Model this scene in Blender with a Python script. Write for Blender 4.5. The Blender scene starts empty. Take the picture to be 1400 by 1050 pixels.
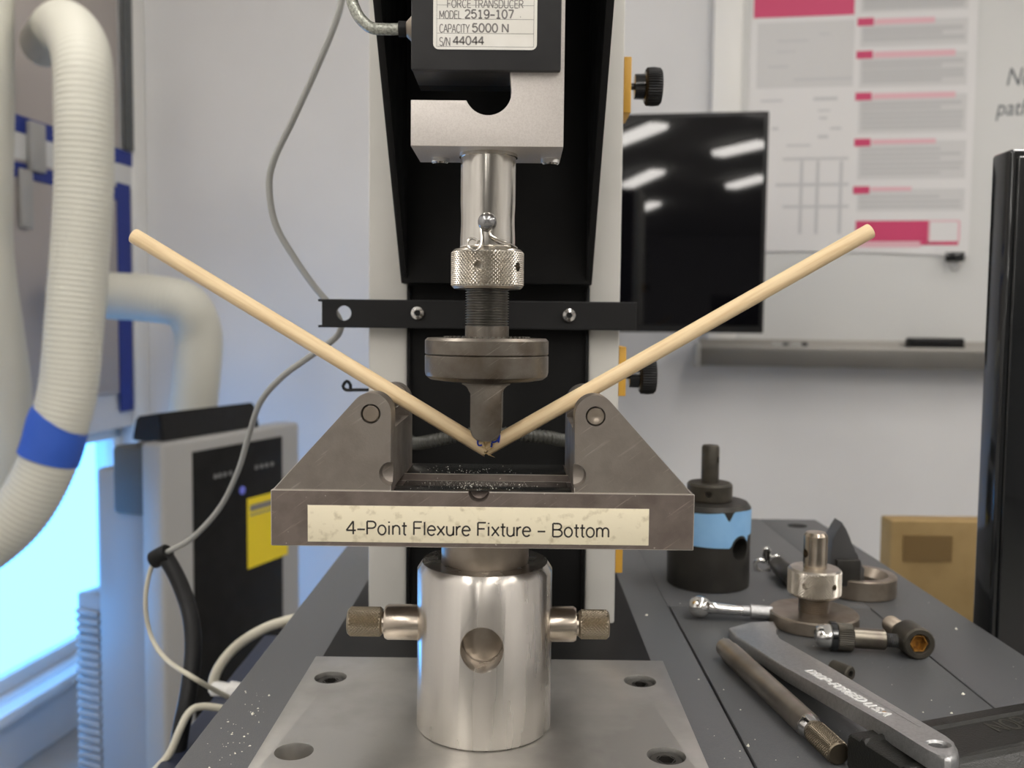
import bpy, bmesh, math, random
from mathutils import Vector, Matrix
random.seed(7)
K = 0.001                       # everything below is laid out in millimetres
sc = bpy.context.scene
col = sc.collection
V = Vector

# ------------------------------------------------------------------ camera
CAM = V((12.9, -375.0, 163.5)); FPX = 1250.0
al, pt, ro = math.radians(0.37), math.radians(3.66), math.radians(0.6)
fw = V((-math.sin(al)*math.cos(pt), math.cos(al)*math.cos(pt), -math.sin(pt)))
r0 = V((math.cos(al), math.sin(al), 0)); u0 = r0.cross(fw)
rt = r0*math.cos(ro)+u0*math.sin(ro); upv = u0*math.cos(ro)-r0*math.sin(ro)
cd = bpy.data.cameras.new('camera'); cam = bpy.data.objects.new('camera', cd); col.objects.link(cam)
cam.matrix_world = Matrix(((rt.x, upv.x, -fw.x, CAM.x*K), (rt.y, upv.y, -fw.y, CAM.y*K), (rt.z, upv.z, -fw.z, CAM.z*K), (0, 0, 0, 1)))
cd.sensor_width = 36; cd.lens = 36*FPX/1400; cd.clip_start = 0.02; cd.clip_end = 200
cd.dof.use_dof = True; cd.dof.focus_distance = 0.375; cd.dof.aperture_fstop = 13.5
sc.camera = cam

# ------------------------------------------------------------------ world, exposure
w = bpy.data.worlds.new('world'); sc.world = w; w.use_nodes = True
bg = w.node_tree.nodes['Background']; bg.inputs[0].default_value = (0.12, 0.42, 1.0, 1); bg.inputs[1].default_value = 6.0
sc.view_settings.view_transform = 'Standard'; sc.view_settings.look = 'None'
sc.view_settings.gamma = 1; sc.view_settings.use_curve_mapping = False; sc.view_settings.exposure = 0.0
LAMP = 21.5                      # emission strength of the ceiling strip lights

# ------------------------------------------------------------------ helpers
def ray(px, py): return fw+rt*((px-700)/FPX)+upv*((525-py)/FPX)
def UY(px, py, Y): d = ray(px, py); return CAM+d*((Y-CAM.y)/d.y)
def UZ(px, py, z): d = ray(px, py); return CAM+d*((z-CAM.z)/d.z)
def D(px, py, Z): return UY(px, py, CAM.y+Z)
ra = math.radians(8.0)
RR, RI = V((math.cos(ra), -math.sin(ra), 0)), V((math.sin(ra), math.cos(ra), 0))   # room axes: to the right, to the back
RM = Matrix(((RR.x, RI.x, 0, CAM.x), (RR.y, RI.y, 0, CAM.y), (0, 0, 1, 0), (0, 0, 0, 1)))
def on_b(px, py, b): d = ray(px, py); t = b/d.dot(RI); p = d*t; return p.dot(RR), p.z+CAM.z
def on_a(px, py, a): d = ray(px, py); t = a/d.dot(RR); p = d*t; return p.dot(RI), p.z+CAM.z
def frame(o, axis, ref=None):
    z = V(axis).normalized(); r = V(ref) if ref else (V((0, 0, 1)) if abs(z.z) < .9 else V((1, 0, 0)))
    x = r.cross(z).normalized(); y = z.cross(x); o = V(o)
    return Matrix(((x.x, y.x, z.x, o.x), (x.y, y.y, z.y, o.y), (x.z, y.z, z.z, o.z), (0, 0, 0, 1)))
I4 = Matrix.Identity(4)
def spline(pts, step):
    P = [V(p) for p in pts]; P = [P[0]*2-P[1]]+P+[P[-1]*2-P[-2]]; out = []
    for i in range(1, len(P)-2):
        a, b, c, d = P[i-1:i+3]; n = max(2, int((c-b).length/step))
        for k in range(n):
            t = k/n; out.append(.5*((2*b)+(c-a)*t+(2*a-5*b+4*c-d)*t*t+(3*b-3*c+d-a)*t**3))
    out.append(P[-2]); return out

class MB:
    def __init__(s, M=I4): s.bm = bmesh.new(); s.M = M
    def v(s, p): return s.bm.verts.new(s.M @ V(p))
    def f(s, vs):
        try: return s.bm.faces.new(vs)
        except ValueError: return None
    def box(s, x0, x1, y0, y1, z0, z1, M=I4, bev=0, seg=2):
        vs = [s.v(M @ V((x, y, z))) for x in (x0, x1) for y in (y0, y1) for z in (z0, z1)]
        fs = [s.f([vs[i] for i in q]) for q in ((0, 1, 3, 2), (4, 6, 7, 5), (0, 4, 5, 1), (2, 3, 7, 6), (0, 2, 6, 4), (1, 5, 7, 3))]
        if bev:
            es = list({e for f in fs for e in f.edges})
            bmesh.ops.bevel(s.bm, geom=es, offset=bev, segments=seg, affect='EDGES', profile=.5)
        return s
    def prism(s, poly, t0, t1, M=I4, bev=0, seg=2, bm_=-1):       # poly (x,z) extruded along y
        a = [s.v(M @ V((p[0], t0, p[1]))) for p in poly]; b = [s.v(M @ V((p[0], t1, p[1]))) for p in poly]
        n = len(poly); fs = [s.f(a), s.f(b[::-1])]
        for i in range(n): s.f([a[i], b[i], b[(i+1) % n], a[(i+1) % n]])
        if bev:
            es = list({e for f in fs for e in f.edges})
            bmesh.ops.bevel(s.bm, geom=es, offset=bev, segments=seg, affect='EDGES', profile=.5, material=bm_)
        return s
    def lathe(s, prof, M=I4, seg=48):
        rings = []
        for r, z in prof:
            rings.append([s.v(M @ V((0, 0, z)))] if r < 1e-6 else [s.v(M @ V((r*math.cos(2*math.pi*i/seg), r*math.sin(2*math.pi*i/seg), z))) for i in range(seg)])
        for A, B in zip(rings, rings[1:]):
            for i in range(seg):
                j = (i+1) % seg
                if len(A) == 1 and len(B) > 1: s.f([A[0], B[i], B[j]])
                elif len(B) == 1 and len(A) > 1: s.f([A[i], A[j], B[0]])
                elif len(A) > 1: s.f([A[i], A[j], B[j], B[i]])
        return s
    def tube(s, pts, r, seg=10, rib=0, cap=True):
        pts = [V(p) for p in pts]; n = len(pts); rings = []; ref = None
        for i, p in enumerate(pts):
            t = (pts[min(i+1, n-1)]-pts[max(i-1, 0)]).normalized()
            if ref is None: ref = t.orthogonal().normalized()
            ref = (ref-t*ref.dot(t)).normalized(); b = t.cross(ref)
            rr = (r(i/(n-1)) if callable(r) else r)+(rib if i % 3 == 0 else 0)
            rings.append([s.v(p+(ref*math.cos(2*math.pi*k/seg)+b*math.sin(2*math.pi*k/seg))*rr) for k in range(seg)])
        for A, B in zip(rings, rings[1:]):
            for k in range(seg): s.f([A[k], A[(k+1) % seg], B[(k+1) % seg], B[k]])
        if cap: s.f(rings[0][::-1]); s.f(rings[-1])
        return s
    def knurl(s, R, z0, z1, M, pitch=1.5, amp=.55, ch=.9):
        n = int(2*math.pi*R/pitch); m = max(2, round((z1-z0-2*ch)/pitch)); c2, r2 = 2*n, 2*m; G = []
        for j in range(r2+1):
            z = z0+ch+(z1-z0-2*ch)*j/r2
            G.append([s.v(M @ V(((R+(amp if (i+j) % 2 == 0 and 0 < j < r2 else 0))*math.cos(math.pi*i/n), (R+(amp if (i+j) % 2 == 0 and 0 < j < r2 else 0))*math.sin(math.pi*i/n), z))) for i in range(c2)])
        for j in range(r2):
            for i in range(c2):
                k = (i+1) % c2; a, b, c, d = G[j][i], G[j][k], G[j+1][k], G[j+1][i]
                if (i+j) % 2 == 0: s.f([a, b, d]); s.f([b, c, d])
                else: s.f([a, b, c]); s.f([a, c, d])
        for ring, z, zz, fl in ((G[0], z0, z0, 1), (G[-1], z1, z1, 0)):
            e = [s.v(M @ V(((R-ch)*math.cos(math.pi*i/n), (R-ch)*math.sin(math.pi*i/n), zz))) for i in range(c2)]
            for i in range(c2):
                k = (i+1) % c2
                s.f([ring[i], ring[k], e[k], e[i]])
            s.f(e)
        return s
    def build(s, name, m, parent=None, ang=35, local=None, m2=None):
        bm = s.bm; bm.faces.ensure_lookup_table()
        bmesh.ops.recalc_face_normals(bm, faces=bm.faces)
        for f in bm.faces: f.smooth = True
        for e in bm.edges:
            if len(e.link_faces) == 2 and e.calc_face_angle(0) > math.radians(ang): e.smooth = False
        me = bpy.data.meshes.new(name); o = bpy.data.objects.new(name, me); col.objects.link(o)
        if local is not None:                                  # verts already in the part's own frame
            T = Matrix.Scale(K, 4); o.matrix_basis = Matrix.Translation(-V(parent['_o'] if parent else (0, 0, 0))*K) @ (Matrix.Translation(local.translation*K) @ local.to_3x3().to_4x4())
        elif parent is not None:
            T = Matrix.Scale(K, 4) @ Matrix.Translation(-V(parent['_o']))
        else:
            c = [v.co for v in bm.verts]; lo = V((min(p.x for p in c), min(p.y for p in c), min(p.z for p in c))); hi = V((max(p.x for p in c), max(p.y for p in c), max(p.z for p in c)))
            org = V(((lo.x+hi.x)/2, (lo.y+hi.y)/2, lo.z)); o.location = org*K; o['_o'] = list(org)
            T = Matrix.Scale(K, 4) @ Matrix.Translation(-org)
        bm.transform(T); bm.to_mesh(me); bm.free()
        if parent is not None:
            o.parent = parent; o['_o'] = list(parent['_o'])
        if m is not None: me.materials.append(m)
        if m2 is not None: me.materials.append(m2)
        return o

def cut(o, *mbs, self_=False, ang=32):                                              # boolean: carve holes out of a finished part
    par = o.parent; O = V(o['_o'])
    for mb in mbs:
        bm = mb.bm; bmesh.ops.recalc_face_normals(bm, faces=bm.faces)
        bm.transform(Matrix.Scale(K, 4) @ Matrix.Translation(-O)); me = bpy.data.meshes.new('cutter'); bm.to_mesh(me); bm.free()
        c = bpy.data.objects.new('cutter', me); col.objects.link(c)
        oo = bpy.data.objects.new('tmp', o.data); col.objects.link(oo)
        md = oo.modifiers.new('b', 'BOOLEAN'); md.object = c; md.operation = 'DIFFERENCE'; md.solver = 'EXACT'; md.use_self = self_
        dg = bpy.context.evaluated_depsgraph_get(); dg.update()
        nm = bpy.data.meshes.new_from_object(oo.evaluated_get(dg)); old = o.data
        bpy.data.objects.remove(oo); bpy.data.objects.remove(c); o.data = nm; nm.name = old.name
    bm = bmesh.new(); bm.from_mesh(o.data)
    for f in bm.faces: f.smooth = True
    for e in bm.edges: e.smooth = not (len(e.link_faces) == 2 and e.calc_face_angle(0) > math.radians(ang))
    bm.to_mesh(o.data); bm.free(); return o

def tag(o, label=None, cat=None, group=None, kind=None):
    if label: o['label'] = label
    if cat: o['category'] = cat
    if group: o['group'] = group
    if kind: o['kind'] = kind
    return o
def thing(name, label, cat, loc, group=None):
    o = bpy.data.objects.new(name, None); col.objects.link(o); o.empty_display_size = .02
    o.location = V(loc)*K; o['_o'] = list(loc); return tag(o, label, cat, group)
def text(body, size, M, m, parent, sx=1.0, name='lettering', shear=0, bold=0, align='LEFT', depth=.05):
    c = bpy.data.curves.new(name, 'FONT'); c.body = body; c.size = size; c.shear = shear; c.offset = bold; c.extrude = depth; c.align_x = align; c.resolution_u = 3
    t = bpy.data.objects.new('t', c); col.objects.link(t); dg = bpy.context.evaluated_depsgraph_get(); dg.update()
    me = bpy.data.meshes.new_from_object(t.evaluated_get(dg)); bpy.data.objects.remove(t)
    b = MB(); b.bm.from_mesh(me); b.bm.transform(M @ Matrix.Diagonal((sx, 1, 1, 1))); bpy.data.meshes.remove(me)
    return b.build(name, m, parent)
FRONT = lambda x, y, z: Matrix(((1, 0, 0, x), (0, 0, -1, y), (0, 1, 0, z), (0, 0, 0, 1)))   # text plane facing the camera

def arc(cx, cy, rx, ry, a0, a1, n=10): return [(cx+rx*math.cos(math.radians(a0+(a1-a0)*k/n)), cy+ry*math.sin(math.radians(a0+(a1-a0)*k/n))) for k in range(n+1)]
GL = {  # monoline glyphs: (advance, strokes) with cap height 1, x-height .7
 '4': (.72, [[(.5, 0), (.5, 1), (.04, .3), (.68, .3)]]), '-': (.62, [[(.05, .38), (.57, .38)]]), ' ': (.36, []), '.': (.3, [[(.1, 0), (.14, .02)]]), '/': (.4, [[(.0, -.05), (.38, 1.05)]]),
 'P': (.76, [[(.1, 0), (.1, 1), (.42, 1)]+arc(.42, .74, .26, .26, 90, -90)+[(.1, .48)]]), 'F': (.68, [[(.1, 0), (.1, 1), (.64, 1)], [(.1, .53), (.56, .53)]]),
 'B': (.80, [[(.1, 0), (.1, 1), (.42, 1)]+arc(.42, .765, .25, .235, 90, -90)+[(.1, .53)], [(.42, .53)]+arc(.44, .265, .28, .265, 90, -90)+[(.1, 0), (.1, .1)]]),
 'o': (.68, [arc(.34, .35, .26, .36, 0, 360, 18)]), 'i': (.3, [[(.14, 0), (.14, .7)], [(.14, .9), (.14, 1.0)]]), 'l': (.28, [[(.14, 0), (.14, 1)]]),
 'n': (.66, [[(.1, 0), (.1, .7)], [(.1, .45)]+arc(.33, .45, .22, .25, 160, 0)+[(.55, 0)]]), 'u': (.66, [[(.55, .7), (.55, 0)], [(.1, .7), (.1, .25)]+arc(.32, .25, .22, .26, 180, 340)+[(.55, .3)]]),
 't': (.40, [[(.2, .95), (.2, .12)]+arc(.3, .12, .1, .12, 180, 290, 5), [(.05, .68), (.38, .68)]]), 'e': (.66, [[(.08, .38), (.58, .38)]+arc(.33, .35, .26, .36, 8, 320, 18)]),
 'x': (.60, [[(.06, 0), (.54, .7)], [(.06, .7), (.54, 0)]]), 'r': (.42, [[(.1, 0), (.1, .7)], [(.1, .42)]+arc(.36, .42, .24, .27, 165, 85, 6)]),
 'm': (1.0, [[(.1, 0), (.1, .7)], [(.1, .45)]+arc(.3, .45, .19, .25, 160, 0)+[(.49, 0)], [(.49, .45)]+arc(.69, .45, .2, .25, 160, 0)+[(.89, 0)]]),
 'O': (.86, [arc(.43, .5, .34, .51, 0, 360, 20)]), '0': (.74, [arc(.36, .5, .28, .51, 0, 360, 18)]), '1': (.74, [[(.16, .82), (.38, 1), (.38, 0)], [(.16, 0), (.6, 0)]]),
 '2': (.74, [arc(.36, .72, .27, .28, 165, -30, 8)+[(.08, 0), (.66, 0)]]), '5': (.74, [[(.6, 1), (.16, 1), (.1, .55)]+arc(.35, .33, .28, .34, 130, -160, 12)]),
 '7': (.74, [[(.08, 1), (.64, 1), (.28, 0)]]), '9': (.74, [arc(.36, .68, .27, .32, 0, 360, 16)+[(.63, .4)]+arc(.36, .33, .27, .34, 0, -140, 8)]),
 'M': (.94, [[(.1, 0), (.1, 1), (.46, .2), (.82, 1), (.82, 0)]]), 'D': (.84, [[(.1, 0), (.1, 1), (.38, 1)]+arc(.38, .5, .36, .5, 90, -90, 12)+[(.1, 0)]]),
 'E': (.7, [[(.62, 1), (.1, 1), (.1, 0), (.63, 0)], [(.1, .53), (.56, .53)]]), 'L': (.62, [[(.1, 1), (.1, 0), (.58, 0)]]), 'C': (.82, [arc(.44, .5, .34, .51, 45, 315, 16)]),
 'A': (.80, [[(.04, 0), (.4, 1), (.76, 0)], [(.16, .34), (.64, .34)]]), 'I': (.3, [[(.14, 0), (.14, 1)]]), 'T': (.7, [[(.04, 1), (.66, 1)], [(.35, 1), (.35, 0)]]),
 'Y': (.74, [[(.04, 1), (.37, .48), (.7, 1)], [(.37, .48), (.37, 0)]]), 'N': (.84, [[(.1, 0), (.1, 1), (.72, 0), (.72, 1)]]), 'U': (.82, [[(.1, 1), (.1, .3)]+arc(.4, .3, .3, .31, 180, 360, 10)+[(.7, 1)]]),
 'S': (.74, [arc(.36, .75, .26, .26, 30, 270, 10)+arc(.36, .25, .28, .26, 90, -150, 10)]), 'R': (.8, [[(.1, 0), (.1, 1), (.42, 1)]+arc(.42, .75, .26, .25, 90, -90)+[(.1, .5)], [(.42, .5), (.7, 0)]]),
 'G': (.88, [arc(.44, .5, .34, .51, 45, 350, 16)+[(.78, .48), (.48, .48)]])}
def strokes(body, cap, width, M_, m, parent, lw, name='lettering', proud=.04):
    adv = sum(GL[c][0] for c in body); kx = width/adv; b = MB(M_); x = 0
    for c in body:
        for st in GL[c][1]:
          segs = [[st[0]]]                          # split at sharp corners so ribbons keep their width
          for i in range(1, len(st)):
            segs[-1].append(st[i])
            if i < len(st)-1:
                d1_, d2_ = V((st[i][0]-st[i-1][0], st[i][1]-st[i-1][1])), V((st[i+1][0]-st[i][0], st[i+1][1]-st[i][1]))
                if d1_.length > 1e-5 and d2_.length > 1e-5 and d1_.angle(d2_) > math.radians(50): segs.append([st[i]])
          for st in segs:
            P = [((x+px)*kx, py*cap) for px, py in st]; P = [p for i, p in enumerate(P) if i == 0 or (abs(p[0]-P[i-1][0])+abs(p[1]-P[i-1][1])) > 1e-4]
            n = len(P); Lr = []
            if n < 2: continue
            for i in range(n):                      # flat ribbon with a little thickness
                a, c2_ = V((*P[max(i-1, 0)], 0)), V((*P[min(i+1, n-1)], 0)); t = (c2_-a).normalized(); q = V((-t.y, t.x, 0))*(lw/2); p = V((*P[i], 0))
                Lr.append([b.v(p+q+V((0, 0, -proud))), b.v(p-q+V((0, 0, -proud))), b.v(p-q+V((0, 0, proud))), b.v(p+q+V((0, 0, proud)))])
            for A, B in zip(Lr, Lr[1:]):
                for k in range(4): b.f([A[k], A[(k+1) % 4], B[(k+1) % 4], B[k]])
            b.f(Lr[0]); b.f(Lr[-1][::-1])
        x += GL[c][0]
    return b.build(name, m, parent)

# ------------------------------------------------------------------ materials
def mat(name, c, rough=.5, metal=0, c2=None, ns=80, det=3, amt=1.0, rvar=0, bump=0, bs=300, stretch=(1, 1, 1), spec=.5, coat=0, emit=None, es=0, ramp=(.4, .65), trans=0, ior=1.45, aniso=0, arot=0, spk=None, scr=False):
    m = bpy.data.materials.new(name); m.use_nodes = True; n = m.node_tree.nodes; L = m.node_tree.links; p = n['Principled BSDF']
    S = p.inputs; S['Base Color'].default_value = (*c, 1); S['Roughness'].default_value = rough; S['Metallic'].default_value = metal
    S['Specular IOR Level'].default_value = spec; S['Coat Weight'].default_value = coat; S['Transmission Weight'].default_value = trans; S['IOR'].default_value = ior
    S['Anisotropic'].default_value = aniso; S['Anisotropic Rotation'].default_value = arot
    if emit: S['Emission Color'].default_value = (*emit, 1); S['Emission Strength'].default_value = es
    if c2 or rvar or bump or spk or scr:
        tc = n.new('ShaderNodeTexCoord'); mp = n.new('ShaderNodeMapping'); mp.inputs['Scale'].default_value = stretch; L.new(tc.outputs['Object'], mp.inputs[0])
        nz = n.new('ShaderNodeTexNoise'); nz.inputs['Scale'].default_value = ns; nz.inputs['Detail'].default_value = det; L.new(mp.outputs[0], nz.inputs['Vector'])
        rp = n.new('ShaderNodeValToRGB'); rp.color_ramp.elements[0].position = ramp[0]; rp.color_ramp.elements[1].position = ramp[1]; L.new(nz.outputs['Fac'], rp.inputs[0])
        if c2:
            mx = n.new('ShaderNodeMix'); mx.data_type = 'RGBA'; mx.inputs[6].default_value = (*c, 1); mx.inputs[7].default_value = (*c2, 1)
            mu = n.new('ShaderNodeMath'); mu.operation = 'MULTIPLY'; mu.inputs[1].default_value = amt; L.new(rp.outputs[0], mu.inputs[0]); L.new(mu.outputs[0], mx.inputs[0]); L.new(mx.outputs[2], S['Base Color'])
        for kind, prm in (('s', spk), ('c', scr)):
            if not prm: continue
            src = S['Base Color'].links[0].from_socket
            if kind == 's':
                n2 = n.new('ShaderNodeTexNoise'); n2.inputs['Scale'].default_value = prm[1]; n2.inputs['Detail'].default_value = 4; L.new(mp.outputs[0], n2.inputs['Vector']); colr, th = prm[0], prm[2]
            else:
                m1 = n.new('ShaderNodeMapping'); m1.inputs['Rotation'].default_value = (.15, .62, .2); L.new(tc.outputs['Object'], m1.inputs[0]); m2 = n.new('ShaderNodeMapping'); m2.inputs['Scale'].default_value = (45, 300, 1300); L.new(m1.outputs[0], m2.inputs[0])
                n2 = n.new('ShaderNodeTexNoise'); n2.inputs['Scale'].default_value = 1; n2.inputs['Detail'].default_value = 3; L.new(m2.outputs[0], n2.inputs['Vector']); colr, th = tuple(min(1, x*1.55) for x in c), .655
            r2 = n.new('ShaderNodeMapRange'); r2.inputs[1].default_value = th-.02; r2.inputs[2].default_value = th+(.03 if kind == 's' else .14); L.new(n2.outputs['Fac'], r2.inputs[0])
            x2 = n.new('ShaderNodeMix'); x2.data_type = 'RGBA'; x2.inputs[7].default_value = (*colr, 1); L.new(src, x2.inputs[6]); L.new(r2.outputs[0], x2.inputs[0]); L.new(x2.outputs[2], S['Base Color'])
        if rvar:
            ma = n.new('ShaderNodeMath'); ma.operation = 'MULTIPLY_ADD'; ma.inputs[1].default_value = rvar; ma.inputs[2].default_value = rough; L.new(rp.outputs[0], ma.inputs[0]); L.new(ma.outputs[0], S['Roughness'])
        if bump:
            nb = n.new('ShaderNodeTexNoise'); nb.inputs['Scale'].default_value = bs; nb.inputs['Detail'].default_value = 2; L.new(mp.outputs[0], nb.inputs['Vector'])
            bp = n.new('ShaderNodeBump'); bp.inputs['Strength'].default_value = bump; bp.inputs['Distance'].default_value = .0005; L.new(nb.outputs['Fac'], bp.inputs['Height']); L.new(bp.outputs[0], S['Normal'])
    return m
M = {}
M['fix'] = mat('tool_steel', (.245, .205, .18), .40, .75, (.175, .143, .125), ns=90, det=8, rvar=.1, bump=.12, bs=1600, spk=((.62, .57, .52), 700, .735), scr=True)
M['blk'] = mat('block_steel', (.275, .245, .215), .42, .75, (.215, .187, .162), ns=60, det=8, rvar=.12, bump=.12, bs=1500, spk=((.62, .58, .53), 600, .75), scr=True)
M['anvil'] = mat('anvil_steel', (.20, .18, .155), .34, .85, (.105, .085, .065), ns=60, det=8, rvar=.12, bump=.12, bs=1400, scr=True)
M['cyl'] = mat('turned_steel', (.66, .625, .58), .24, 1, (.60, .565, .52), ns=40, rvar=.05, stretch=(3, 3, .3), aniso=.8, arot=.25)
M['plate'] = mat('ground_plate_steel', (.50, .49, .465), .36, .9, (.36, .35, .33), ns=22, det=5, rvar=.14, bump=.08, bs=500)
M['pin'] = mat('pin_steel', (.56, .49, .41), .26, 1, (.44, .38, .31), ns=90)
M['knurl'] = mat('knurled_steel', (.60, .56, .50), .28, 1, (.45, .41, .35), ns=120)
M['knurl_dark'] = mat('dark_knurled_steel', (.33, .28, .21), .36, .9)
M['chrome'] = mat('bright_steel', (.75, .74, .72), .12, 1)
M['shaft'] = mat('shaft_steel', (.70, .67, .62), .17, 1, (.55, .52, .47), ns=60, stretch=(4, 4, .3))
M['thread'] = mat('thread_steel', (.22, .21, .19), .3, 1)
M['alu'] = mat('sandblasted_aluminium', (.64, .60, .565), .5, .35, (.58, .54, .505), ns=1800, det=3, bump=.12, bs=2500, spk=((.33, .29, .26), 900, .80))
M['black'] = mat('black_anodised', (.009, .009, .0095), .45, 0, rvar=.1, ns=60, spec=.35)
M['satin'] = mat('satin_black_cover', (.026, .026, .027), .42, 0, (.020, .020, .021), ns=60, bump=.06, bs=900)
M['matte'] = mat('matte_black', (.004, .004, .004), .55, 0, (.007, .007, .007), ns=25, spec=.25)
M['oily'] = mat('oily_black_steel', (.012, .013, .013), .26, .4, (.03, .03, .03), ns=150, stretch=(1, 4, 1))
M['gloss'] = mat('gloss_black_plastic', (.008, .009, .010), .12, 0, coat=.4)
M['screen'] = mat('screen_glass', (.003, .003, .004), .03, 0, spec=.5)
M['white_paint'] = mat('cream_white_paint', (.71, .695, .65), .5, 0, (.66, .645, .60), ns=15)
M['desk'] = mat('grey_powder_coat', (.082, .085, .090), .42, 0, (.10, .102, .105), ns=900, det=2, bump=.25, bs=1600, rvar=.06)
M['navy'] = mat('navy_laminate', (.014, .020, .042), .45)
M['wood'] = mat('birch_wood', (.83, .65, .40), .55, 0, (.71, .515, .29), ns=110, det=5, stretch=(6, 6, .35), bump=.15, bs=700, ramp=(.42, .72))
M['wood_core'] = mat('torn_wood', (.74, .55, .28), .8, 0, (.50, .33, .13), ns=900)
M['ink'] = mat('blue_ink', (.03, .06, .42), .5)
M['fleck'] = mat('pale_crumbs', (.78, .76, .66), .7)
M['paper'] = mat('aged_label', (.78, .71, .53), .5, 0, (.50, .43, .28), ns=260, det=8, ramp=(.55, .76), bump=.1, bs=600)
M['silver_label'] = mat('nameplate_foil', (.78, .765, .72), .4, .1, (.70, .68, .62), ns=40)
M['print'] = mat('black_print', (.035, .03, .025), .6)
M['grey_print'] = mat('grey_print', (.20, .19, .18), .6)
M['yellow'] = mat('amber_yellow', (.72, .40, .06), .5)
M['stick_yellow'] = mat('yellow_sticker', (.80, .62, .015), .5)
M['clear'] = mat('clear_jacket_braid', (.50, .51, .45), .22, .45, (.28, .29, .25), ns=900, bump=.5, bs=1400)
M['grey_cable'] = mat('grey_cable', (.33, .33, .31), .45)
M['ivory_cable'] = mat('ivory_cable', (.55, .52, .42), .5)
M['hose'] = mat('ivory_hose', (.57, .56, .49), .55)
M['tape'] = mat('blue_tape', (.03, .10, .48), .55)
M['navytape'] = mat('dark_blue_tape', (.012, .03, .22), .55)
M['bluetape'] = mat('pale_blue_tape', (.26, .50, .80), .65, 0, (.22, .45, .76), ns=60)
M['oxide'] = mat('black_oxide_steel', (.032, .030, .027), .40, .4, (.045, .042, .037), ns=60, bump=.08, bs=500)
M['oxide_brown'] = mat('worn_oxide_steel', (.055, .050, .040), .42, .5, (.08, .07, .055), ns=90)
M['brown_steel'] = mat('brown_steel', (.36, .31, .255), .32, .9, (.24, .20, .16), ns=50, det=5, rvar=.15)
M['wrench'] = mat('wrench_satin_steel', (.50, .50, .50), .36, .9, (.43, .43, .43), ns=600, bump=.45, bs=1500)
M['blade'] = mat('gunmetal_steel', (.16, .16, .16), .4, .8)
M['rust'] = mat('rusty_socket', (.42, .20, .03), .6, .3, (.20, .09, .02), ns=600)
M['silver'] = mat('silver_plastic', (.36, .355, .34), .4, .1)
M['acdark'] = mat('charcoal_plastic', (.085, .09, .09), .5)
M['acgrey'] = mat('grey_plastic', (.30, .31, .32), .35)
M['wall'] = mat('wall_paint', (.66, .655, .65), .7, 0, (.63, .625, .62), ns=3)
M['ceil'] = mat('ceiling_paint', (.75, .74, .72), .8)
M['floor'] = mat('vinyl_floor', (.34, .33, .31), .5, 0, (.38, .37, .35), ns=8)
M['panel'] = mat('taupe_board', (.42, .38, .355), .7)
M['board'] = mat('whiteboard', (.60, .60, .585), .30)
M['trimw'] = mat('white_trim', (.74, .73, .70), .45)
M['tray'] = mat('tray_aluminium', (.31, .295, .27), .45, .3)
M['poster'] = mat('poster_paper', (.68, .67, .665), .55)
M['magenta'] = mat('crimson_print', (.56, .045, .135), .5)
M['pink'] = mat('pink_print', (.70, .42, .47), .5)
M['grey_panel'] = mat('pale_grey_print', (.575, .57, .565), .55)
M['text_grey'] = mat('text_grey_print', (.49, .49, .49), .6)
M['faint'] = mat('faint_grey_print', (.52, .52, .525), .6)
M['marker'] = mat('marker_ink', (.10, .11, .12), .6)
M['card'] = mat('cardboard', (.33, .225, .095), .8, 0, (.29, .195, .08), ns=30)
M['cardtape'] = mat('brown_parcel_tape', (.19, .12, .045), .35)
M['glass'] = mat('window_glass', (1, 1, 1), .0, 0, trans=1, ior=1.01)
M['snow'] = mat('pale_ground', (.80, .80, .80), .9)
M['lamp'] = mat('lamp_diffuser', (.8, .8, .8), .5, emit=(1.0, .955, .90), es=LAMP)
M['black_grip'] = mat('black_grip_paint', (.013, .013, .011), .30, .1, bump=.35, bs=1400)
M['grip_text'] = mat('worn_black_text', (.06, .058, .05), .4, .3)
M['brown_dark'] = mat('dark_brown_steel', (.20, .18, .145), .33, .9, (.14, .12, .10), ns=80)
M['btn'] = mat('button_grey', (.16, .16, .16), .5)
M['conduit'] = mat('dark_conduit', (.055, .055, .047), .4)
M['dull'] = mat('dull_grey_steel', (.34, .34, .345), .22, 1)
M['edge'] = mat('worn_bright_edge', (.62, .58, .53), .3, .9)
M['knurl_dark2'] = mat('oiled_knurled_steel', (.15, .125, .09), .38, .9)
M['raised'] = mat('raised_polished_letters', (.86, .86, .85), .4, .4)
M['rod'] = mat('rod_steel', (.44, .40, .35), .28, .95, (.30, .265, .22), ns=40, det=5, rvar=.12)
M['led'] = mat('blue_led', (.1, .1, .3), .5, emit=(.15, .2, .9), es=.25)

# ================================================================== THE ROOM
BB, AL, AR, BF = 2476.0, -1445.0, 3600.0, -11500.0
ZF, ZC = CAM.z-1050, CAM.z+1500
def rb(): return MB(RM)
def struct(o): return tag(o, kind='structure')
struct(rb().box(AL-150, AR+100, BF-100, BB+100, ZF-80, ZF).build('floor', M['floor']))
struct(rb().box(AL-150, AR+100, BF-100, BB+100, ZC, ZC+80).build('ceiling', M['ceil']))
struct(rb().box(AL-120, AR+100, BB, BB+100, ZF, ZC).build('wall_back', M['wall']))
struct(rb().box(AR, AR+100, BF, BB, ZF, ZC).build('wall_right', M['wall']))
struct(rb().box(AL, AR, BF-100, BF, ZF, ZC).build('wall_front', M['wall']))
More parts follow.
